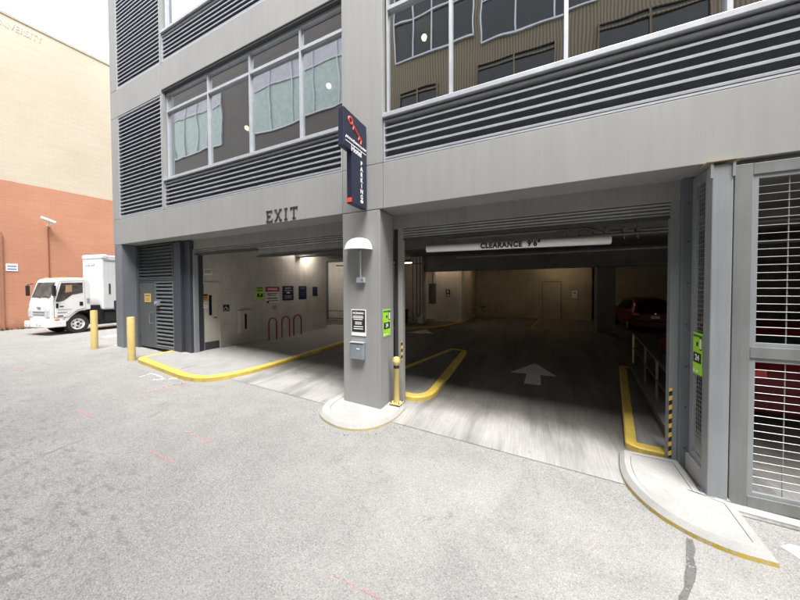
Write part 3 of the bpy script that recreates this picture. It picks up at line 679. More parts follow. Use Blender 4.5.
# ------------------------------------------------------------------ exit lane wall signs
def plate(name, label, cat, y0, y1, z0, z1, mat, group=None, t=.012):
    root = thing(name, label, cat, (wx, (y0+y1)/2, z0), 0, group)
    c = MB(); c.box(wx+.003, wx+t, y0, y1, z0, z1); c.build('panel', M[mat], root); return root
def wtext(root, st, size, y, z, mat, dx=.013, sx=1, bold=.002, name='lettering'):
    c = MB(); c.text(st, size, T((wx+dx, y, z), EAST), .001, sx=sx, bold=bold); return c.build(name, M[mat], root)
def wbars(root, rows, mat, dx=.013, name='print'):
    c = MB()
    for y0, y1, z0, z1 in rows: c.box(wx+dx-.001, wx+dx+.001, y0, y1, z0, z1)
    return c.build(name, M[mat], root)
s = plate('exit_sign', 'white exit sign with green letters above the passage door', 'sign', .93, 1.22, 2.97, 3.18, 'paper', t=.05); wtext(s, 'EXIT', .15, 1.075, 3.075, 'dkgreen', .052, .8, .004)
s = plate('caution_sign', 'orange and black notice on the cream passage door', 'sign', .88, 1.05, 2.09, 2.33, 'signorange', t=.05); wbars(s, [(.88, 1.04, 2.26, 2.32), (.9, 1.03, 2.19, 2.22), (.9, 1.0, 2.14, 2.16)], 'textblack', .052)
s = plate('paper_notice', 'small white paper under the orange notice', 'notice', .90, 1.06, 1.85, 2.06, 'paper', t=.05); wbars(s, [(.92, 1.04, 2.0, 2.02), (.92, 1.04, 1.95, 1.96), (.92, 1.0, 1.9, 1.91)], 'textdark', .052)
s = plate('accessible_sign', 'small navy square sign with white wheelchair mark right of the door', 'sign', 1.60, 1.83, 1.69, 1.93, 'navy')
c = MB(); c.tube([(wx+.014, 1.69+.03*math.cos(a)*2, 1.78+.03*math.sin(a)*2) for a in [k*.35 for k in range(18)]], .006, 5); c.tube([(wx+.014, 1.70, 1.88), (wx+.014, 1.70, 1.80), (wx+.014, 1.76, 1.80), (wx+.014, 1.79, 1.73)], .008, 5); c.build('symbol', M['textwhite'], s)
cb = thing('extinguisher_cabinet', 'white wall cabinet with narrow dark glass slit between door and bike racks', 'cabinet', (wx, 2.3, .8))
c = MB(); c.box(wx+.003, wx+.16, 2.14, 2.58, .82, 1.67); c.build('box', M['doorcol'], cb, bev=.01); c = MB(); c.box(wx+.161, wx+.165, 2.32, 2.40, .98, 1.55); c.build('glass_slit', M['carglass'], cb)
s = plate('green_sign', 'narrow lime and black sign at the left end of the row over the bike racks', 'sign', 2.97, 3.27, 2.04, 2.57, 'green')
wbars(s, [(2.99, 3.25, 2.50, 2.54), (2.99, 3.25, 2.40, 2.44), (2.99, 3.25, 2.16, 2.30)], 'textblack'); wtext(s, 'P', .13, 3.12, 2.23, 'textwhite', .015, 1, .003)
s = plate('warning_sign', 'white sign with red WARNING band in the row over the bike racks', 'sign', 3.39, 4.08, 1.90, 2.57, 'paper')
c = MB(); c.box(wx+.012, wx+.014, 3.39, 4.08, 2.37, 2.57); c.build('band', M['textblack'], s); c = MB(); c.box(wx+.0145, wx+.0155, 3.45, 4.02, 2.40, 2.54); c.build('red_field', M['red'], s)
wtext(s, 'WARNING', .11, 3.735, 2.47, 'textwhite', .017, .9); wbars(s, [(3.46, 3.96, 2.26, 2.30), (3.5, 3.9, 2.19, 2.22), (3.46, 4.0, 2.07, 2.11), (3.5, 4.04, 1.97, 2.0), (3.42, 3.55, 1.90, 1.97)], 'textblack')
s = plate('navy_sign', 'largest of the three navy signs over the bike racks with white print', 'sign', 4.27, 4.90, 1.97, 2.61, 'navy', 'navy signs on the exit lane wall'); wbars(s, [(4.42, 4.75, 2.5, 2.53), (4.38, 4.8, 2.40, 2.42), (4.5, 4.68, 2.28, 2.34), (4.38, 4.8, 2.15, 2.17), (4.4, 4.76, 2.07, 2.09)], 'paper')
s = plate('navy_sign', 'middle of the three navy signs over the bike racks', 'sign', 5.22, 5.74, 1.98, 2.61, 'navy', 'navy signs on the exit lane wall'); wbars(s, [(5.33, 5.63, 2.50, 2.53), (5.36, 5.6, 2.3, 2.31), (5.36, 5.6, 2.2, 2.21)], 'signblue')
s = plate('navy_sign', 'smallest and farthest of the three navy signs over the bike racks', 'sign', 6.16, 6.51, 2.11, 2.57, 'navy', 'navy signs on the exit lane wall'); wbars(s, [(6.22, 6.45, 2.46, 2.48), (6.24, 6.43, 2.3, 2.31)], 'signblue')
s = plate('orange_tag', 'small faint orange tag below the red banded sign', 'sign', 3.72, 3.95, 1.62, 1.78, 'dullorange', t=.008)

# bike racks
for i, (y0, y1) in enumerate(((3.17, 3.55), (3.83, 4.24), (4.48, 4.93))):
    x = -9.62; zb = fl(x, y0)+.12
    t_ = thing('bike_rack', ('red inverted U bike rack nearest the street in the exit lane', 'middle red inverted U bike rack in the exit lane', 'red inverted U bike rack farthest inside the exit lane')[i], 'bike rack', (x, (y0+y1)/2, zb), 0, 'bike racks on the exit lane pavement')
    rr = (y1-y0)/2; pts = [(x, y0, zb)] + [(x, (y0+y1)/2-rr*math.cos(a), zb+.9-rr+rr*math.sin(a)) for a in [math.pi*k/10 for k in range(11)]] + [(x, y1, zb)]
    c = MB(); c.tube(pts, .028, 10); c.build('hoop', M['redrack'], t_, smooth=True)
    for y in (y0, y1): c = MB(); c.cyl((x, y, zb), (x, y, zb+.012), .07, n=14); c.build('foot_plate', M['redrack'], t_)
# handrail beyond the wall
t_ = thing('handrail', 'low dark handrail beyond the end of the exit lane wall', 'railing', (-10.6, 9, .3))
c = MB(); c.tube([(-11.9, 9.0, 1.15), (-9.9, 9.0, 1.15), (-9.9, 9.0, .3)], .03); c.tube([(-11.9, 9.0, .7), (-9.9, 9.0, .7)], .025); c.build('rails', M['railgrey'], t_)

# ------------------------------------------------------------------ facade lettering, blade sign, lamp, plates
ex = MB(); lx = -5.92; zb, hh = 4.11, .265
def st(x0, z0, x1, z1, w):
    d = Vector((x1-x0, z1-z0)).normalized(); n = Vector((-d.y, d.x))*w/2
    P = [(x0+n.x, z0+n.y), (x0-n.x, z0-n.y), (x1-n.x, z1-n.y), (x1+n.x, z1+n.y)]
    ex.add([(x, -.018, z) for x, z in P]+[(x, -.001, z) for x, z in P], [(0, 1, 2, 3), (7, 6, 5, 4), (0, 4, 5, 1), (1, 5, 6, 2), (2, 6, 7, 3), (3, 7, 4, 0)])
exit_word = thing('exit_lettering', 'dark raised letters EXIT on the band over the left opening', 'lettering', (-5.4, 0, 4.11))
def letter():
    global ex
    ex.build('letter', M['textdark'], exit_word); ex = MB()
a = lx; st(a+.05, zb, a+.05, zb+hh, .034); st(a, zb+hh-.012, a+.2, zb+hh-.012, .02); st(a, zb+.012, a+.21, zb+.012, .02); st(a+.05, zb+hh*.52, a+.15, zb+hh*.52, .022); st(a+.195, zb+hh, a+.195, zb+hh-.06, .02); st(a+.205, zb, a+.205, zb+.06, .02); letter()
a = lx+.29; st(a+.03, zb+hh, a+.20, zb, .032); st(a+.19, zb+hh, a+.03, zb, .025); [st(a+q, zb+w, a+q+.08, zb+w, .018) for q, w in ((-.01, hh-.01), (.15, hh-.01), (-.01, .01), (.15, .01))]; letter()
a = lx+.60; st(a+.05, zb, a+.05, zb+hh, .034); st(a, zb+hh-.01, a+.1, zb+hh-.01, .02); st(a, zb+.01, a+.1, zb+.01, .02); letter()
a = lx+.79; st(a+.11, zb, a+.11, zb+hh, .034); st(a, zb+hh-.012, a+.22, zb+hh-.012, .02); st(a+.06, zb+.01, a+.16, zb+.01, .02); st(a+.01, zb+hh, a+.01, zb+hh-.06, .02); st(a+.21, zb+hh, a+.21, zb+hh-.06, .02); letter()
for o in kids(exit_word): pass

bs = thing('blade_sign', 'navy projecting parking sign with red key and white vertical lettering', 'sign', (-3.1, 0, 4.06))
c = MB(); c.extr([(-.79, 5.02), (-.54, 5.02), (-.54, 4.07), (-.03, 4.07), (-.03, 5.70), (-.79, 5.70)], -3.17, -3.05); c.build('panel', M['navy'], bs, bev=.008)
sx_ = -3.0485
c = MB()
ring = [(sx_+.0, -.585+.058*math.cos(q), 5.545+.058*math.sin(q)) for q in [k*math.pi/7 for k in range(15)]]
c.tube(ring, .017, 6); c.tube([(sx_, -.54, 5.51), (sx_, -.23, 5.34)], .018, 6); c.tube([(sx_, -.30, 5.38), (sx_, -.33, 5.30)], .018, 6); c.tube([(sx_, -.23, 5.34), (sx_, -.26, 5.25)], .018, 6); c.tube([(sx_, -.49, 5.48), (sx_, -.51, 5.41)], .018, 6)
c.build('key_emblem', M['red'], bs)
c = MB(); random.seed(3)
y = -.72
pts = []
for i in range(34):
    yy = -.73+i*.0202; zz = 5.205+(.028 if i % 2 else -.022)*(1.3 if i in (0, 12, 13, 24) else .8)
    pts.append((sx_, yy, zz))
c.tube(pts, .0085, 5); c.box(sx_-.001, sx_+.003, -.74, -.06, 5.128, 5.142); c.text('Hotel', .15, T((sx_, -.39, 5.065), EAST), .002, sx=1.0, bold=.004)
c.build('name_lettering', M['textwhite'], bs)
c = MB()
for i, ch in enumerate('PARKING'): c.text(ch, .115, T((sx_, -.22, 4.90-i*.107), EAST), .002, bold=.004)
c.add([(sx_+.001, y_, z_) for y_, z_ in ((-.28, 4.175), (-.22, 4.13), (-.22, 4.155), (-.17, 4.155), (-.17, 4.205), (-.22, 4.205), (-.22, 4.22))], [(0, 1, 2, 3, 4, 5, 6)])
c.build('word_lettering', M['textwhite'], bs)
c = MB(); c.box(-3.16, -3.06, -.555, -.541, 4.09, 4.17); c.build('red_marker', M['red'], bs)
c = MB(); c.cyl((-3.11, -.03, 5.4), (-3.11, 0, 5.4), .03, n=8); c.cyl((-3.11, -.03, 4.5), (-3.11, 0, 4.5), .03, n=8); c.build('bracket', M['dkframe'], bs)

lm = thing('wall_lamp', 'white half-dome wall lamp on a thin stem on the middle column', 'lamp', (-3.2, 0, 2.7))
c = MB(); prof = [(.31, 0), (.305, .03), (.285, .10), (.24, .17), (.17, .22), (.09, .245), (.001, .25)]
c.lathe([(.30, .004)]+prof, (-3.24, -.02, 3.27), 24, half=True); o = c.build('lamp_shade', M['white'], lm, smooth=True); so_ = o.modifiers.new('th', 'SOLIDIFY'); so_.thickness = .012
c = MB(); c.tube([(-3.2, -.05, 2.72), (-3.2, -.05, 3.32)], .013); c.build('stem', M['alu'], lm)
c = MB(); c.cyl((-3.2, -.08, 3.33), (-3.2, -.08, 3.25), .05, .05, n=12); c.build('socket', M['greybox'], lm)
c = MB(); c.box(-3.29, -3.11, -.07, 0, 2.61, 2.72); c.build('junction_box', M['alu'], lm, bev=.006)
c = MB(); c.cyl((-3.15, -.07, 2.665), (-3.15, -.075, 2.665), .014, n=8); c.build('photocell', M['black'], lm)

ps = thing('regulation_sign', 'black sign with white lines of print on the column front', 'sign', (-3.28, 0, 1.5))
c = MB(); c.box(-3.455, -3.105, -.014, -.002, 1.52, 2.06); c.build('border', M['textwhite'], ps); c = MB(); c.box(-3.44, -3.12, -.018, -.0145, 1.60, 2.045); c.build('panel', M['textblack'], ps)
c = MB()
c.text('NO', .07, T((-3.36, -.0185, 1.985), FRONT), .001, bold=.002); c.text('PARKING', .055, T((-3.24, -.0185, 1.985), FRONT), .001, sx=.75, bold=.002)
for z0, x0, x1 in ((1.925, -3.41, -3.17), (1.895, -3.42, -3.16), (1.86, -3.40, -3.18), (1.80, -3.36, -3.2), (1.765, -3.36, -3.2), (1.71, -3.39, -3.17), (1.665, -3.4, -3.17)): c.box(x0, x1, -.0205, -.0182, z0-.009, z0+.009)
c.build('lettering', M['textwhite'], ps)
bx = thing('call_box', 'grey-blue access box on the column front under the black sign', 'box', (-3.28, 0, 1.0))
c = MB(); c.box(-3.45, -3.12, -.10, 0, 1.03, 1.38); c.build('housing', M['greybox'], bx, bev=.03); c = MB(); c.box(-3.28, -3.2, -.104, -.1, 1.26, 1.28); c.build('card_slot', M['textwhite'], bx); c = MB(); c.box(-3.45, -3.12, -.11, -.01, 1.385, 1.40); c.build('rain_lip', M['alu'], bx)
def green_sticker(label, x, y0, y1, z0, z1, d=1):
    t_ = thing('tow_sticker', label, 'sign', (x, (y0+y1)/2, z0), 0, 'lime green tow-away signs'); w = y1-y0; h_ = z1-z0
    def q(c, o0, o1, u0, u1, v0, v1):
        a, b_ = (y0+u0*w, y0+u1*w) if d > 0 else (y1-u1*w, y1-u0*w)
        xa, xb = sorted((x+d*o0, x+d*o1)); c.box(xa, xb, a, b_, z0+v0*h_, z0+v1*h_)
    c = MB(); q(c, 0, .006, 0, 1, 0, 1); c.build('panel', M['green'], t_)
    c = MB(); q(c, .006, .008, .02, .98, .90, .95); c.build('top_line', M['dkgreen'], t_)
    c = MB(); q(c, .006, .008, .06, .9, .28, .52); q(c, .006, .008, .38, .56, .68, .78); q(c, .006, .008, .7, .96, .60, .90); c.build('black_print', M['textblack'], t_)
    c = MB(); c.text('24', h_*.2, T((x+d*.009, (y0+.48*w) if d > 0 else (y1-.48*w), z0+.40*h_), EAST if d > 0 else (R(90), 0, R(-90))), .0006, bold=.003)
    q(c, .008, .0095, .75, .92, .63, .87); q(c, .006, .008, .05, .2, .04, .12); q(c, .006, .008, .3, .6, .06, .1); c.build('white_print', M['textwhite'], t_)
green_sticker('lime green sign with black blocks on the right side of the middle column', -2.779, .12, .44, 1.50, 2.06)

# clearance bar
cbx = thing('clearance_bar', 'white round clearance bar with black lettering hanging in the entrance', 'clearance bar', (-.5, 1.2, 3.4))
c = MB(); c.cyl((-2.13, .95, 3.345), (1.16, .95, 3.30), .074, n=24); c.build('bar', M['white'], cbx, smooth=True)
tilt = math.atan2(-.045, 3.43)
c = MB(); c.text('CLEARANCE  9\'6"', .145, T((-.45, .874, 3.315), FRONT) @ Matrix.Rotation(tilt, 4, 'Z'), .002, sx=.86, bold=.006, sp=1.12); c.build('lettering', M['textblack'], cbx)
for x in (-1.35, .35): c = MB(); c.cyl((x, .95, 3.36), (x, .95, 4.32), .006, n=6); c.build('hanger', M['pipe'], cbx)

# ------------------------------------------------------------------ bollards
def bollard(label, x, y, h, r, mat='ybol', zf=None):
    z = (zf or g)(x) if zf is None else zf
    t_ = thing('bollard', label, 'bollard', (x, y, z), 0, 'yellow steel bollards')
    c = MB(); c.lathe([(r, -.1), (r, h-.03), (r*.9, h-.005), (.001, h)], (x, y, z), 24); c.build('post', M[mat], t_, smooth=True)
    return t_
bollard('thin yellow bollard farther left in front of the white truck', -13.62, -.55, 1.32, .09)
bollard('yellow bollard standing right before the grey service door', -11.02, -.6, 1.32, .095)
z0 = fl(-2.6, .4)+.12
t_ = thing('bollard', 'short yellow bollard with base plate at the right of the middle column', 'bollard', (-2.6, .36, z0), 0, 'yellow steel bollards')
c = MB(); c.lathe([(.06, 0), (.06, .82), (.075, .84), (.082, .9), (.06, .96), (.001, .98)], (-2.6, .36, z0), 18); c.build('post', M['ybol'], t_, smooth=True)
c = MB(); c.box(-2.72, -2.48, .25, .47, z0, z0+.02); c.build('base_plate', M['ybol'], t_)
c = MB(); 
for dx in (-.09, .09):
    for dy in (-.08, .08): c.cyl((-2.6+dx, .36+dy, z0+.02), (-2.6+dx, .36+dy, z0+.045), .014, n=6)
c.build('anchor_bolts', M['dkframe'], t_)
c = MB(); c.lathe([(.0615, .74), (.0615, .80)], (-2.6, .36, z0), 18); c.build('black_band', M['black'], t_)

# ------------------------------------------------------------------ right corner: steel post, mesh side panel, gate
zp = -.16
t_ = thing('steel_post', 'tall grey steel post between the side mesh panel and the gate', 'post', (2.08, 0, zp))
c = MB(); c.box(1.985, 2.175, -.10, .06, zp, 4.0); c.build('shaft', M['steel'], t_, bev=.01)
c = MB(); c.box(1.93, 2.25, -.13, .1, 4.035, 4.047); c.build('cap_plate', M['caprust'], t_)
for x in (1.975, 2.172): c = MB(); c.box(x-.012, x+.014, -.115, -.09, 3.84, 4.03); c.build('bracket', M['steel'], t_)
c = MB(); c.box(1.96, 2.2, -.115, .08, zp, zp+.012); c.build('foot_plate', M['steel'], t_)
t_ = thing('mesh_side_panel', 'narrow framed mesh screen on a low concrete upstand left of the steel post', 'mesh screen', (2.04, .3, -.1))
c = MB(); c.prism([(2.0, .06), (2.10, .06), (2.10, .62), (2.0, .62)], zp, .09); c.build('upstand', M['pale'], t_, bev=.01)
c = MB(); 
for y0, y1, z0_, z1_ in ((.065, .14, .1, 4.03), (.42, .515, .1, 4.03), (.14, .42, .1, .18), (.14, .42, 3.9, 4.03)): c.box(2.03, 2.07, y0, y1, z0_, z1_)
c.build('frame', M['steel'], t_, bev=.004)
c = MB()
for k in range(60): z = .2+k*.0625; c.box(2.046, 2.052, .14, .42, z, z+.006)
for k in range(5): y = .185+k*.05; c.box(2.053, 2.058, y, y+.005, .18, 3.9)
c.build('mesh', M['wire'], t_)
green_sticker('lime green sign wired to the narrow mesh screen beside the steel post', 2.022, .15, .39, 1.30, 1.87, -1)

gt = thing('mesh_gate', 'large grey steel gate with horizontal wire bars and a middle rail', 'gate', (2.2, .05, -.28))
GX1 = 5.6
c = MB(); c.box(2.235, 2.40, .02, .09, -.25, 4.0); c.box(GX1-.16, GX1, .02, .09, -.25, 4.0); c.box(2.40, GX1-.16, .021, .089, 3.86, 3.999); c.box(2.40, GX1-.16, .021, .089, -.25, -.10); c.box(2.40, GX1-.16, .021, .089, 1.62, 1.76)
c.build('frame', M['gate'], gt, bev=.006)
c = MB()
for a, b_ in ((-.10, 1.62), (1.76, 3.86)):
    c.box(2.40, 2.455, .035, .075, a, b_); c.box(GX1-.215, GX1-.16, .035, .075, a, b_); c.box(2.455, GX1-.215, .036, .074, b_-.05, b_); c.box(2.455, GX1-.215, .036, .074, a, a+.05)
c.build('inner_frame', M['steel'], gt, bev=.003)
for a, b_ in ((-.05, 1.57), (1.81, 3.81)):
    c = MB(); n = int((b_-a)/.094)
    for k in range(1, n): z = a+k*(b_-a)/n; c.cyl((2.45, .055, z), (GX1-.21, .055, z), .0042, n=6)
    x = 2.72
    while x < GX1-.3: c.cyl((x, .064, a-.01), (x, .064, b_+.01), .006, n=6); x += .27*2
    c.build('bars', M['wire'], gt)
c = MB(); c.box(2.178, 2.232, .03, .08, -.2, 4.0); c.build('hinge_strip', M['dkframe'], gt)
c = MB(); c.prism([(2.2, -.12), (9, -.12), (9, .14), (2.2, .14)], lambda x, y: g(x)-.1, lambda x, y: max(g(x), -.8)+.03); tag(c.build('gate_sill', M['pale']), 'pale concrete sill strip under the mesh gate', 'sill')
c = thing('mesh_gate', 'plain grey gate panel continuing beyond the right edge', 'gate', (5.7, .05, -.5)); q = MB(); q.box(5.66, 5.85, .02, .1, -.5, 4.05); q.box(XR-.3, XR, .02, .1, -.9, 4.05); q.box(5.85, XR-.3, .021, .09, 3.9, 4.05); q.box(5.85, XR-.3, .021, .09, 1.6, 1.75); q.build('frame', M['gate'], c)
q = MB()
for k in range(40): q.cyl((5.85, .055, -.3+k*.105), (XR-.3, .055, -.3+k*.105), .0055, n=6)
q.build('bars', M['wire'], c)
iw('header_beam', [(2.2, XR, .1, .3, 4.0, 4.058)], M['header'])

# railing on the ramp island
rl = thing('ramp_railing', 'grey pipe railing with one yellow end post inside the entrance', 'railing', (2.45, 3, .2))
p0, p1 = (2.50, 5.02), (2.12, 1.0)
def rp(t): return (p0[0]+(p1[0]-p0[0])*t, p0[1]+(p1[1]-p0[1])*t)
def rz(t): x, y = rp(t); return fl(x, y)+.2
c = MB(); c.tube([(*rp(t), rz(t)+.86) for t in (0, .5, 1)], .022); c.tube([(*rp(t), rz(t)+.46) for t in (0, .5, 1)], .018); c.build('rails', M['railgrey'], rl)
for i, t in enumerate((0, .36, .62, .98)):
    c = MB(); c.cyl((*rp(t), rz(t)), (*rp(t), rz(t)+.86), .024, n=10); c.build('post', M['ybol'] if i == 0 else M['railgrey'], rl)
c = MB(); c.prism([(2.64, 5.12), (2.42, 5.12), (1.98, .86), (2.16, .86)], lambda x, y: fl(x, y), lambda x, y: fl(x, y)+.24); tag(c.build('low_kerb_wall', M['floor']), 'low concrete kerb wall carrying the ramp railing', 'kerb')

# ------------------------------------------------------------------ cars (rear faces the street)
def car(name, label, loc, rz, H=1.7, L=4.4, W=1.8, lights=True):
    root = thing(name, label, 'car', loc, rz, 'red cars parked inside the garage')
    hw = W/2; st_ = []
    # stations: y, half width, sill z, belt z, roof z (None: bonnet), roof half width
    S = [(0.0, .86, .42, .92, None, 0), (.06, .95, .36, .98, .99, .80), (.32, 1.0, .30, 1.02, 1.36, .76), (.62, 1.0, .28, 1.03, 1.60, .72), (1.2, 1.0, .27, 1.03, 1.68, .72), (2.2, 1.0, .27, 1.02, 1.70, .72), (2.75, 1.0, .27, 1.01, 1.62, .71), (3.2, 1.0, .28, 1.0, 1.25, .76), (3.5, .98, .28, .98, 1.02, .82), (4.1, .94, .30, .86, .90, .80), (4.36, .84, .36, .66, .72, .7), (4.4, .78, .42, .60, .62, .6)]
    v = []; n = 0; k = L/4.4; zk = H/1.7
    for (y, w, zs, zb_, zr, rw) in S:
        if zr is None: zr = zb_+.02; rw = .8
        wv = hw*w
        sec = [(-wv*.80, zs), (-wv*.97, zs+.07), (-wv, zs+.3), (-wv*.985, zb_-.08), (-wv*.94, zb_), (-hw*rw, zr-.07 if zr-zb_ > .2 else zr-.005), (-hw*rw*.85, zr), (0, zr+.015),
               (hw*rw*.85, zr), (hw*rw, zr-.07 if zr-zb_ > .2 else zr-.005), (wv*.94, zb_), (wv*.985, zb_-.08), (wv, zs+.3), (wv*.97, zs+.07), (wv*.80, zs)]
        n = len(sec); v += [(x, y*k, z*zk) for x, z in sec]
    f = []
    for i in range(len(S)-1):
        for j in range(n-1): f.append((i*n+j, i*n+j+1, (i+1)*n+j+1, (i+1)*n+j))
        f.append((i*n+n-1, i*n, (i+1)*n, (i+1)*n+n-1))
    f += [tuple(range(n)), tuple(range((len(S)-1)*n, len(S)*n))]
    c = MB(); c.add(v, f); o = c.build('body', M['carred'], root, smooth=True, local=True)
    sb = o.modifiers.new('sub', 'SUBSURF'); sb.levels = 2; sb.render_levels = 2
    def P_(name, fn, mat, bev=0):
        c = MB(); fn(c); return c.build(name, M[mat], root, bev=bev, local=True)
    P_('rear_window', lambda c: c.add([(x*hw, y*k, z*zk) for x, y, z in ((-.70, .12, 1.10), (.70, .12, 1.10), (.60, .43, 1.50), (-.60, .43, 1.50), (-.70, .2, 1.10), (.70, .2, 1.10), (.60, .5, 1.50), (-.60, .5, 1.50))], [(0, 1, 2, 3), (7, 6, 5, 4), (0, 4, 5, 1), (1, 5, 6, 2), (2, 6, 7, 3), (3, 7, 4, 0)]), 'carglass')
    P_('windscreen', lambda c: c.add([(x*hw, y*k, z*zk) for x, y, z in ((-.78, 3.46, 1.07), (.78, 3.46, 1.07), (.64, 2.86, 1.55), (-.64, 2.86, 1.55), (-.78, 3.36, 1.05), (.78, 3.36, 1.05), (.64, 2.8, 1.5), (-.64, 2.8, 1.5))], [(0, 1, 2, 3), (7, 6, 5, 4), (0, 4, 5, 1), (1, 5, 6, 2), (2, 6, 7, 3), (3, 7, 4, 0)]), 'carglass')
    for s in (-1, 1):
        P_('side_window', lambda c: c.add([(s*hw*x, y*k, z*zk) for x, y, z in ((.935, .62, 1.10), (.925, 3.10, 1.07), (.745, 2.65, 1.52), (.745, .85, 1.54), (.90, .62, 1.10), (.90, 3.10, 1.07), (.70, 2.65, 1.52), (.70, .85, 1.54))], [(0, 1, 2, 3), (7, 6, 5, 4), (0, 4, 5, 1), (1, 5, 6, 2), (2, 6, 7, 3), (3, 7, 4, 0)]), 'carglass')
        P_('tail_light', lambda c: c.box(min(s*hw*.66, s*hw*.95), max(s*hw*.66, s*hw*.95), -.03, .14, .82*zk, .98*zk), 'tail', .03)
        P_('headlight', lambda c: c.box(min(s*hw*.5, s*hw*.82), max(s*hw*.5, s*hw*.82), 4.2*k, 4.36*k, .62*zk, .76*zk), 'clear', .03)
        P_('mirror', lambda c: c.box(min(s*hw*.98, s*hw*1.16), max(s*hw*.98, s*hw*1.16), 2.95*k, 3.08*k, 1.02*zk, 1.16*zk), 'carred', .03)
        for yy in (.8*k, 3.55*k):
            wl = P_('wheel', lambda c: c.lathe([(.20, -.1), (.31, -.1), (.335, -.07), (.335, .07), (.31, .1), (.20, .1)], (0, 0, 0), 28), 'rubber')
            wl.location = (s*(hw-.11), yy, .335); wl.rotation_euler = (0, R(90), 0)
            c = MB(); c.lathe([(.001, .09*s), (.06, .1*s), (.17, .08*s), (.215, .10*s), (.215, 0)], (0, 0, 0), 20); rm = c.build('rim', M['chrome'], wl, local=True)
    P_('bumper', lambda c: c.box(-hw*.92, hw*.92, -.06, .14, .24*zk, .56*zk), 'carred', .04)
    P_('licence_plate', lambda c: c.box(-.16, .16, -.028, -.012, .70*zk, .83*zk), 'clear')
    P_('badge', lambda c: c.cyl((0, -.03, .93*zk), (0, -.01, .93*zk), .035, n=12), 'chrome')
    return root
car('parked_car', 'red car parked behind the mesh gate with its rear to the street', (4.45, 2.55, fl(4.4, 3)+.02), 0, 1.82, 4.5, 1.88)
car('parked_car', 'red hatchback in the dark back bay right of the concrete column', (5.15, 12.4, .31), 0, 1.66, 4.2, 1.8)

# bicycles at the far inner corner
def bicycle(label, x, y, z):
    t_ = thing('bicycle', label, 'bicycle', (x, y, z), R(75), 'bicycles by the inner side wall')
    for yy in (0, 1.05):
        c = MB(); c.tube([(0, yy+.33*math.cos(a), .34+.33*math.sin(a)) for a in [2*math.pi*k/20 for k in range(21)]], .02, 6); c.build('wheel', M['chrome'], t_, local=True)
    c = MB()
    for a, b_ in (((0, 0, .34), (0, .4, .34)), ((0, .4, .34), (0, .3, .85)), ((0, .3, .8), (0, .85, .8)), ((0, .4, .34), (0, .87, .7)), ((0, 0, .34), (0, .3, .8)), ((0, .84, .92), (0, 1.05, .34)), ((-.22, .84, .98), (.22, .84, .98))): c.tube([a, b_], .017, 6)
    c.build('frame', M['chrome'], t_, local=True)
    c = MB(); c.box(-.07, .07, .18, .42, .86, .92); c.build('saddle', M['black'], t_, bev=.02, local=True)
bicycle('silver bicycle leaning near the warm lit inner wall', -2.9, 14.6, .31)
bicycle('second silver bicycle just behind the first by the inner wall', -2.85, 15.2, .31)
# back wall notices
def flat(name, label, x0, x1, y, z0, z1, mat, rows, rmat):
    t_ = thing(name, label, 'sign', ((x0+x1)/2, y, z0)); c = MB(); c.box(x0, x1, y-.02, y-.005, z0, z1); c.build('panel', M[mat], t_)
    c = MB()
    for a, b_, p, q in rows: c.box(x0+(x1-x0)*a, x0+(x1-x0)*b_, y-.024, y-.0205, z0+(z1-z0)*p, z0+(z1-z0)*q)
    c.build('print', M[rmat], t_)
flat('wall_sign', 'small white sign with dark print on the back wall', 2.27, 2.56, 17.5, 1.78, 2.25, 'textwhite', [(.2, .8, .6, .85), (.1, .9, .35, .45), (.1, .9, .15, .22)], 'signblue')
flat('wall_sign', 'small dark wheelchair sign on the inner white wall', -5.05, -4.78, 12.57, 1.95, 2.4, 'navy', [(.3, .6, .5, .85), (.2, .8, .1, .3)], 'paper')
flat('wall_sign', 'long dark sign on the wall left of the rear red car', 3.75, 4.6, 17.9, 1.6, 1.8, 'dkframe', [(.05, .95, .4, .6)], 'paper')

# globe lamps in the offices
for i, (x, y, z, lab) in enumerate(((-2.35, 1.4, 8.3, 'lit globe lamp behind the big upper right window'), (-5.2, 1.5, 8.1, 'lit globe lamp behind the upper left window nearest the column'), (-8.55, 1.5, 7.75, 'lit globe lamp behind the third pane of the upper left window'))):
    t_ = thing('pendant_lamp', lab, 'lamp', (x, y, z), 0, 'globe lamps in the upstairs office')
    c = MB(); c.lathe([(.001, -.065), (.036, -.054), (.06, -.022), (.065, 0), (.06, .022), (.036, .054), (.001, .065)], (x, y, z), 16); c.build('globe', M['globe'], t_, smooth=True)
    c = MB(); c.cyl((x, y, z+.09), (x, y, 8.61), .008, n=6); c.build('cord', M['black'], t_)

# ------------------------------------------------------------------ orange and cream brick building
A0 = Vector((-23.5, -.75)); ang = R(4.0); wd = Vector((math.sin(ang), math.cos(ang)))
bb = thing('brick_building', 'tall painted brick building, orange below and cream above, beside the truck', 'building', (A0.x, A0.y, .5))
def wq(s, off=0): p = A0+wd*s+Vector((wd.y, -wd.x))*off; return (p.x, p.y)
c = MB(); c.prism([wq(-.9), wq(45), wq(45, -10), wq(-.9, -10)], 0, 15.9); c.build('wall', M['brick'], bb)
c = MB(); c.prism([wq(-.93, .03), wq(45, .03), wq(45, -.3), wq(-.93, -.3)], 15.9, 16.02); c.build('coping', simple('coping', (.42, .38, .3), .8), bb)
c = MB(); c.prism([wq(.16, .08), wq(.27, .08), wq(.27, 0), wq(.16, 0)], .3, 5.3); c.build('pipe_cover', simple('dull_orange_strip', (.36, .17, .10), .8), bb)
rotw = R(90)-ang
uni = MB(); p = wq(.95, .012); uni.text('UNIVERSITY', .46, T((p[0], p[1], 15.47), (R(90), 0, rotw)), .003, bold=.004, sx=.62, sp=1.0)
tag(uni.build('wall_lettering', M['ghost']), 'faint UNIVERSITY lettering along the top of the cream wall', 'lettering')
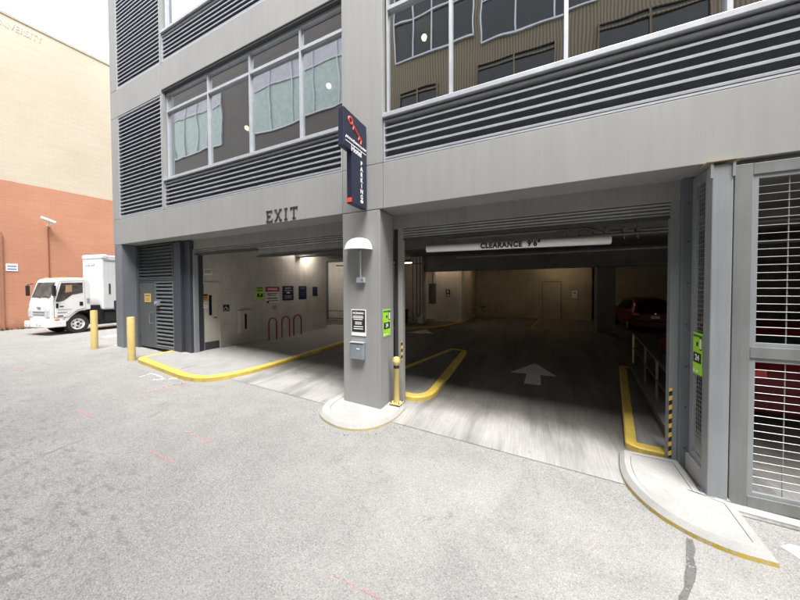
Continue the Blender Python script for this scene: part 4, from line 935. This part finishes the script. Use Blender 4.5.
cc = thing('security_camera', 'white security camera on a bracket on the orange wall', 'camera', (*wq(1.75), 6.0))
p = Vector((*wq(1.7, .35), 6.15)); c = MB(); c.tube([p+Vector((-.03, -.27, .06)), p+Vector((.06, .22, -.14))], .085, 12); c.build('housing', M['white'], cc, bev=.02)
c = MB(); c.tube([(*wq(1.75, .0), 5.85), (*wq(1.75, .3), 5.9), tuple(p)], .05); c.build('bracket', M['white'], cc)
c = MB(); c.tube([(*wq(1.72, .03), 5.8), (*wq(1.72, .03), 2.0)], .022); c.build('conduit', simple('rust_conduit', (.28, .10, .05), .7), cc)
sg = thing('small_sign', 'small white sign with two blue lines on the orange wall', 'sign', (*wq(.54, .02), 3.6))
c = MB(); c.prism([wq(.36, .02), wq(.72, .02), wq(.72, .0), wq(.36, .0)], 3.42, 3.78); c.build('panel', M['textwhite'], sg)
c = MB(); 
for z_ in (3.66, 3.52): c.prism([wq(.40, .024), wq(.68, .024), wq(.68, .02), wq(.40, .02)], z_-.03, z_+.03)
c.build('print', M['signblue'], sg)
# weeds along the wall foot
c = MB(); random.seed(11)
for i in range(260):
    s_ = random.uniform(-.3, 7); o_ = random.uniform(.02, .3)*random.random(); x, y = wq(s_, o_+.02); h_ = random.uniform(.03, .16); a = random.uniform(0, 6.28); w = .03
    dx, dy = math.cos(a)*w, math.sin(a)*w; z = g(x)
    c.add([(x-dx, y-dy, z), (x+dx, y+dy, z), (x+dx*2+.02, y+dy*2, z+h_)], [(0, 1, 2)])
tag(c.build('weeds', M['leaf']), 'low weeds growing at the foot of the orange wall', 'weeds', kind='stuff')

# ------------------------------------------------------------------ truck
tk = thing('box_truck', 'white cab-over box truck parked against the orange wall', 'truck', (-18.82, -.22, .5), R(8))
def TP(name, fn, mat, bev=0, parent=tk, smooth=False):
    c = MB(); fn(c); return c.build(name, M[mat], parent, bev=bev, smooth=smooth, local=True)
W_ = 1.62
prof = [(.06, .55), (.02, .72), (.03, 1.28), (.10, 1.60), (.30, 2.30), (.40, 2.39), (.62, 2.44), (1.20, 2.44), (1.30, 2.38), (1.36, 2.2), (1.36, 1.02), (1.22, 1.02), (1.16, .98), (1.08, .99), (.95, .96), (.80, .84), (.68, .72), (.60, .60), (.56, .55)]
cabo = TP('cab', lambda c: c.extr(prof, -W_+.02, -.02), 'white', .035)
def plx(c, x0, x1, pts): c.extr(pts, x0, x1)
TP('windscreen', lambda c: c.add([(x, y, z) for x, y, z in ((-W_+.12, .085, 1.60), (-.12, .085, 1.60), (-.17, .265, 2.24), (-W_+.17, .265, 2.24), (-W_+.12, .15, 1.60), (-.12, .15, 1.60), (-.17, .33, 2.24), (-W_+.17, .33, 2.24))], [(0, 1, 2, 3), (7, 6, 5, 4), (0, 4, 5, 1), (1, 5, 6, 2), (2, 6, 7, 3), (3, 7, 4, 0)]), 'cabglass', 0, cabo)
TP('door_gap', lambda c: c.extr([(.145, .735), (.145, 1.46), (.33, 2.275), (1.15, 2.315), (1.175, 1.09), (.91, 1.025), (.67, .805), (.61, .735)], -.021, -.0185), 'dkframe', 0, cabo)
dr = TP('door', lambda c: c.extr([(.16, .75), (.16, 1.45), (.34, 2.26), (1.14, 2.30), (1.16, 1.1), (.90, 1.04), (.66, .82), (.60, .75)], -.022, -.004), 'white', .004, cabo)
TP('side_window', lambda c: c.extr([(.20, 1.42), (.38, 2.21), (1.08, 2.24), (1.08, 1.78), (.72, 1.70), (.46, 1.46), (.30, 1.40)], -.003, .003), 'cabglass', 0, dr)
TP('seen_through', lambda c: c.extr([(.50, 1.80), (.52, 2.12), (.72, 2.13), (.72, 1.84)], .003, .005), 'dullorange', 0, dr)
TP('handle', lambda c: c.box(-.004, .008, .96, 1.08, 1.20, 1.38), 'black', .005, dr); TP('step_grip', lambda c: c.box(-.004, .006, .20, .28, 1.14, 1.34), 'black', .004, dr)
TP('lettering', lambda c: (c.box(-.003, .0, .24, .54, .93, .955), c.box(-.003, .0, .24, .42, .78, .83), c.box(-.003, .0, .32, .44, 1.18, 1.23), c.box(-.003, 0, .26, .70, 1.06, 1.075)), 'textdark', 0, dr)
TP('mirror', lambda c: (c.box(.06, .20, .06, .14, 1.66, 2.10), c.tube([(0, .2, 2.18), (.12, .1, 2.14), (.12, .1, 2.08)], .015), c.tube([(0, .15, 1.62), (.12, .1, 1.6), (.12, .1, 1.68)], .015)), 'black', .01)
TP('mirror', lambda c: (c.box(-W_-.22, -W_-.08, .04, .12, 1.66, 2.10), c.tube([(-W_, .2, 2.18), (-W_-.15, .08, 2.14), (-W_-.15, .08, 2.08)], .015)), 'black', .01)
TP('bumper', lambda c: c.prism(rnd([(-W_-.03, .12), (-W_-.0, -.14), (-.0, -.14), (.03, .12), (.03, .5), (-W_-.03, .5)], [0, .12, .12, 0, 0, 0]), .34, .60), 'white', .03)
TP('grille', lambda c: [c.box(-W_+.35, -.38, -.0, .03, z, z+.03) for z in (.86, .98)], 'greybox')
TP('emblem', lambda c: c.box(-W_/2-.12, -W_/2+.12, -.0, .03, 1.14, 1.19), 'greybox')
for x0, x1 in ((-W_+.06, -W_+.32), (-.34, -.04)): TP('headlight', lambda c: c.extr([(-.012, .78), (-.012, 1.05), (.03, 1.2), (.06, .78)], x0, x1), 'clear', .01)
for x0 in (-W_+.25, -W_+.5, -.55, -.35): TP('fog_light', lambda c: c.cyl((x0, -.15, .46), (x0, -.12, .46), .05, n=12), 'clear')
TP('wiper', lambda c: (c.tube([(-.2, .07, 1.58), (-.55, .10, 1.66)], .012), c.tube([(-.8, .07, 1.58), (-1.15, .10, 1.66)], .012)), 'black')
for x in (-W_+.15, -W_/2, -.15): TP('marker_light', lambda c: c.box(x-.06, x+.06, .5, .58, 2.43, 2.48), 'amber', .01)
TP('turn_light', lambda c: c.box(-.02, .012, .16, .30, .62, .68), 'amber')
TP('chassis', lambda c: (c.box(-W_+.2, -.15, 1.7, 6.4, .28, .97), c.box(-W_+.35, -.30, .3, 6.3, .55, .78), c.box(-W_+.1, -.1, 1.38, 1.75, .5, 1.2), c.box(-.35, -.06, 1.9, 2.6, .42, .85)), 'black')
def wheel_at(x, y, s):
    wl = TP('wheel', lambda c: c.lathe([(.24, -.11), (.38, -.11), (.41, -.07), (.41, .07), (.38, .11), (.24, .11)], (0, 0, 0), 30), 'rubber')
    wl.location = (x, y, .41); wl.rotation_euler = (0, R(90), 0)
    rm = TP('rim', lambda c: c.lathe([(.001, .10*s), (.09, .11*s), (.10, .05*s), (.20, .04*s), (.235, .09*s), (.25, .10*s), (.25, 0)], (0, 0, 0), 24), 'white', 0, wl)
    TP('hub', lambda c: ([c.cyl((.15*math.cos(a), .15*math.sin(a), .045*s), (.15*math.cos(a), .15*math.sin(a), .058*s), .032, n=8) for a in [k*math.pi/3 for k in range(6)]], c.cyl((0, 0, .1*s), (0, 0, .13*s), .05, n=10)), 'black', 0, wl)
for x, s in ((-.14, 1), (-W_+.14, -1)):
    wheel_at(x, .90, s); wheel_at(x, 5.0, s)
TP('wheel_arch', lambda c: c.add([q for k in range(11) for q in ((-.0, .90+.52*math.cos(math.pi*k/10), .42+.54*math.sin(math.pi*k/10)), (-.4, .90+.52*math.cos(math.pi*k/10), .42+.54*math.sin(math.pi*k/10)))], [(2*k, 2*k+1, 2*k+3, 2*k+2) for k in range(10)]), 'black')
bxo = TP('cargo_box', lambda c: c.box(-W_+.10, -.02, 1.80, 6.6, .98, 3.55), 'whitebox', .05)
TP('corner_cap', lambda c: (c.box(-W_+.08, .0, 1.78, 2.05, 3.35, 3.58)), 'whitebox', .06, bxo)
TP('side_rail', lambda c: (c.box(-.019, .0, 1.86, 6.5, .98, 1.06), c.box(-.019, .0, 1.86, 6.5, 3.30, 3.36)), 'alu', 0, bxo)
TP('panel_seam', lambda c: [c.box(-.0195, -.017, y, y+.012, 1.07, 3.29) for y in (2.4, 3.0, 3.6, 4.2, 4.8, 5.4, 6.0)]+[c.box(-W_+.25, -.2, 1.796, 1.799, 2.2, 2.212)], 'greybox', 0, bxo)
TP('rear_vent', lambda c: [c.box(-.02, -.012, 1.22, 1.32, 1.3+.05*k, 1.325+.05*k) for k in range(5)], 'greybox', 0, cabo)
TP('side_mark', lambda c: (c.box(-.019, -.01, 2.05, 2.12, 1.7, 2.2)), 'dkframe', 0, bxo)
TP('front_mark', lambda c: [c.box(-1.3+k*.13, -1.22+k*.13, 1.795, 1.799, 3.02+.02*(k % 2), 3.07+.03*(k % 3)) for k in range(6)], 'greybox', 0, bxo)

tk.scale = (1, 1, 1.035)
# small box lamps on the corner column facing the yard
t_ = thing('corner_lamp', 'black flood lamp at box height on the corner column edge', 'lamp', (-13.6, .3, 3.1)); c = MB(); c.box(-13.72, -13.56, .1, .3, 3.0, 3.2); c.tube([(-13.62, .2, 3.1), (-13.54, .2, 3.0)], .03); c.build('housing', M['black'], t_, bev=.02)
t_ = thing('corner_box', 'dark latch box on the corner column beside the truck', 'box', (-13.6, .3, 1.7)); c = MB(); c.box(-13.66, -13.54, -.02, .2, 1.75, 2.1); c.build('housing', M['black'], t_, bev=.02)

# ------------------------------------------------------------------ building across the alley (seen mirrored in the windows)
ob = thing('office_block', 'brown clad office block across the alley, mirrored in the garage windows', 'building', (-6, -11, 0))
c = MB(); c.box(-46, 26, -19, -11.3, -1.2, 24.5); c.build('wall', M['corr'], ob)
c = MB(); c.box(-46.2, 26.2, -19.2, -11.2, 24.5, 24.9); c.build('roof', M['dkframe'], ob)
def owin(x0, x1, z0, z1, n, blind=.28, dark=False):
    fr = MB(); w = .07; y0, y1 = -11.30, -11.18
    for x in [x0+(x1-x0)*i/n for i in range(n+1)]: fr.box(x-w/2, x+w/2, y0, y1, z0, z1)
    fr.box(x0, x1, y0, y1-.01, z0-w, z0+.02); fr.box(x0, x1, y0, y1-.01, z1-.02, z1+w); zt = z1-(z1-z0)*blind; fr.box(x0, x1, y0, y1-.02, zt-w/2, zt+w/2)
    p = fr.build('window', M['alu'] if z0 > 14 else M['corr'], ob)
    q = MB(); q.box(x0, x1, y0-.01, y0+.02, z0, zt); q.build('pane', M['carglass'] if dark else M['mglass'], p)
    q = MB(); q.box(x0, x1, y0-.01, y0+.02, zt, z1); q.build('blind', M['blind'] if not dark else M['carglass'], p)
owin(-35.5, -25.0, 15.2, 20.0, 6); owin(-21.2, -10.2, 15.2, 19.8, 5); owin(-8.0, -3.2, 16.6, 20.5, 4, .4, True); owin(-2.8, 2.6, 16.0, 20.5, 3, .5, True); owin(4, 16, 16, 20.5, 7, .4, True)
for x0, x1, z0, z1 in ((-7.6, -5.4, 12.4, 14.6), (-3.0, .8, 12.2, 14.8), (2.6, 6.5, 12.2, 14.8), (9, 13, 12.2, 14.8)): owin(x0, x1, z0, z1, 2, .1, True)
for x in (-28, -21, -14, -7, 0, 7, 14): owin(x-1.6, x+1.6, 4.5, 7.5, 3, .3)
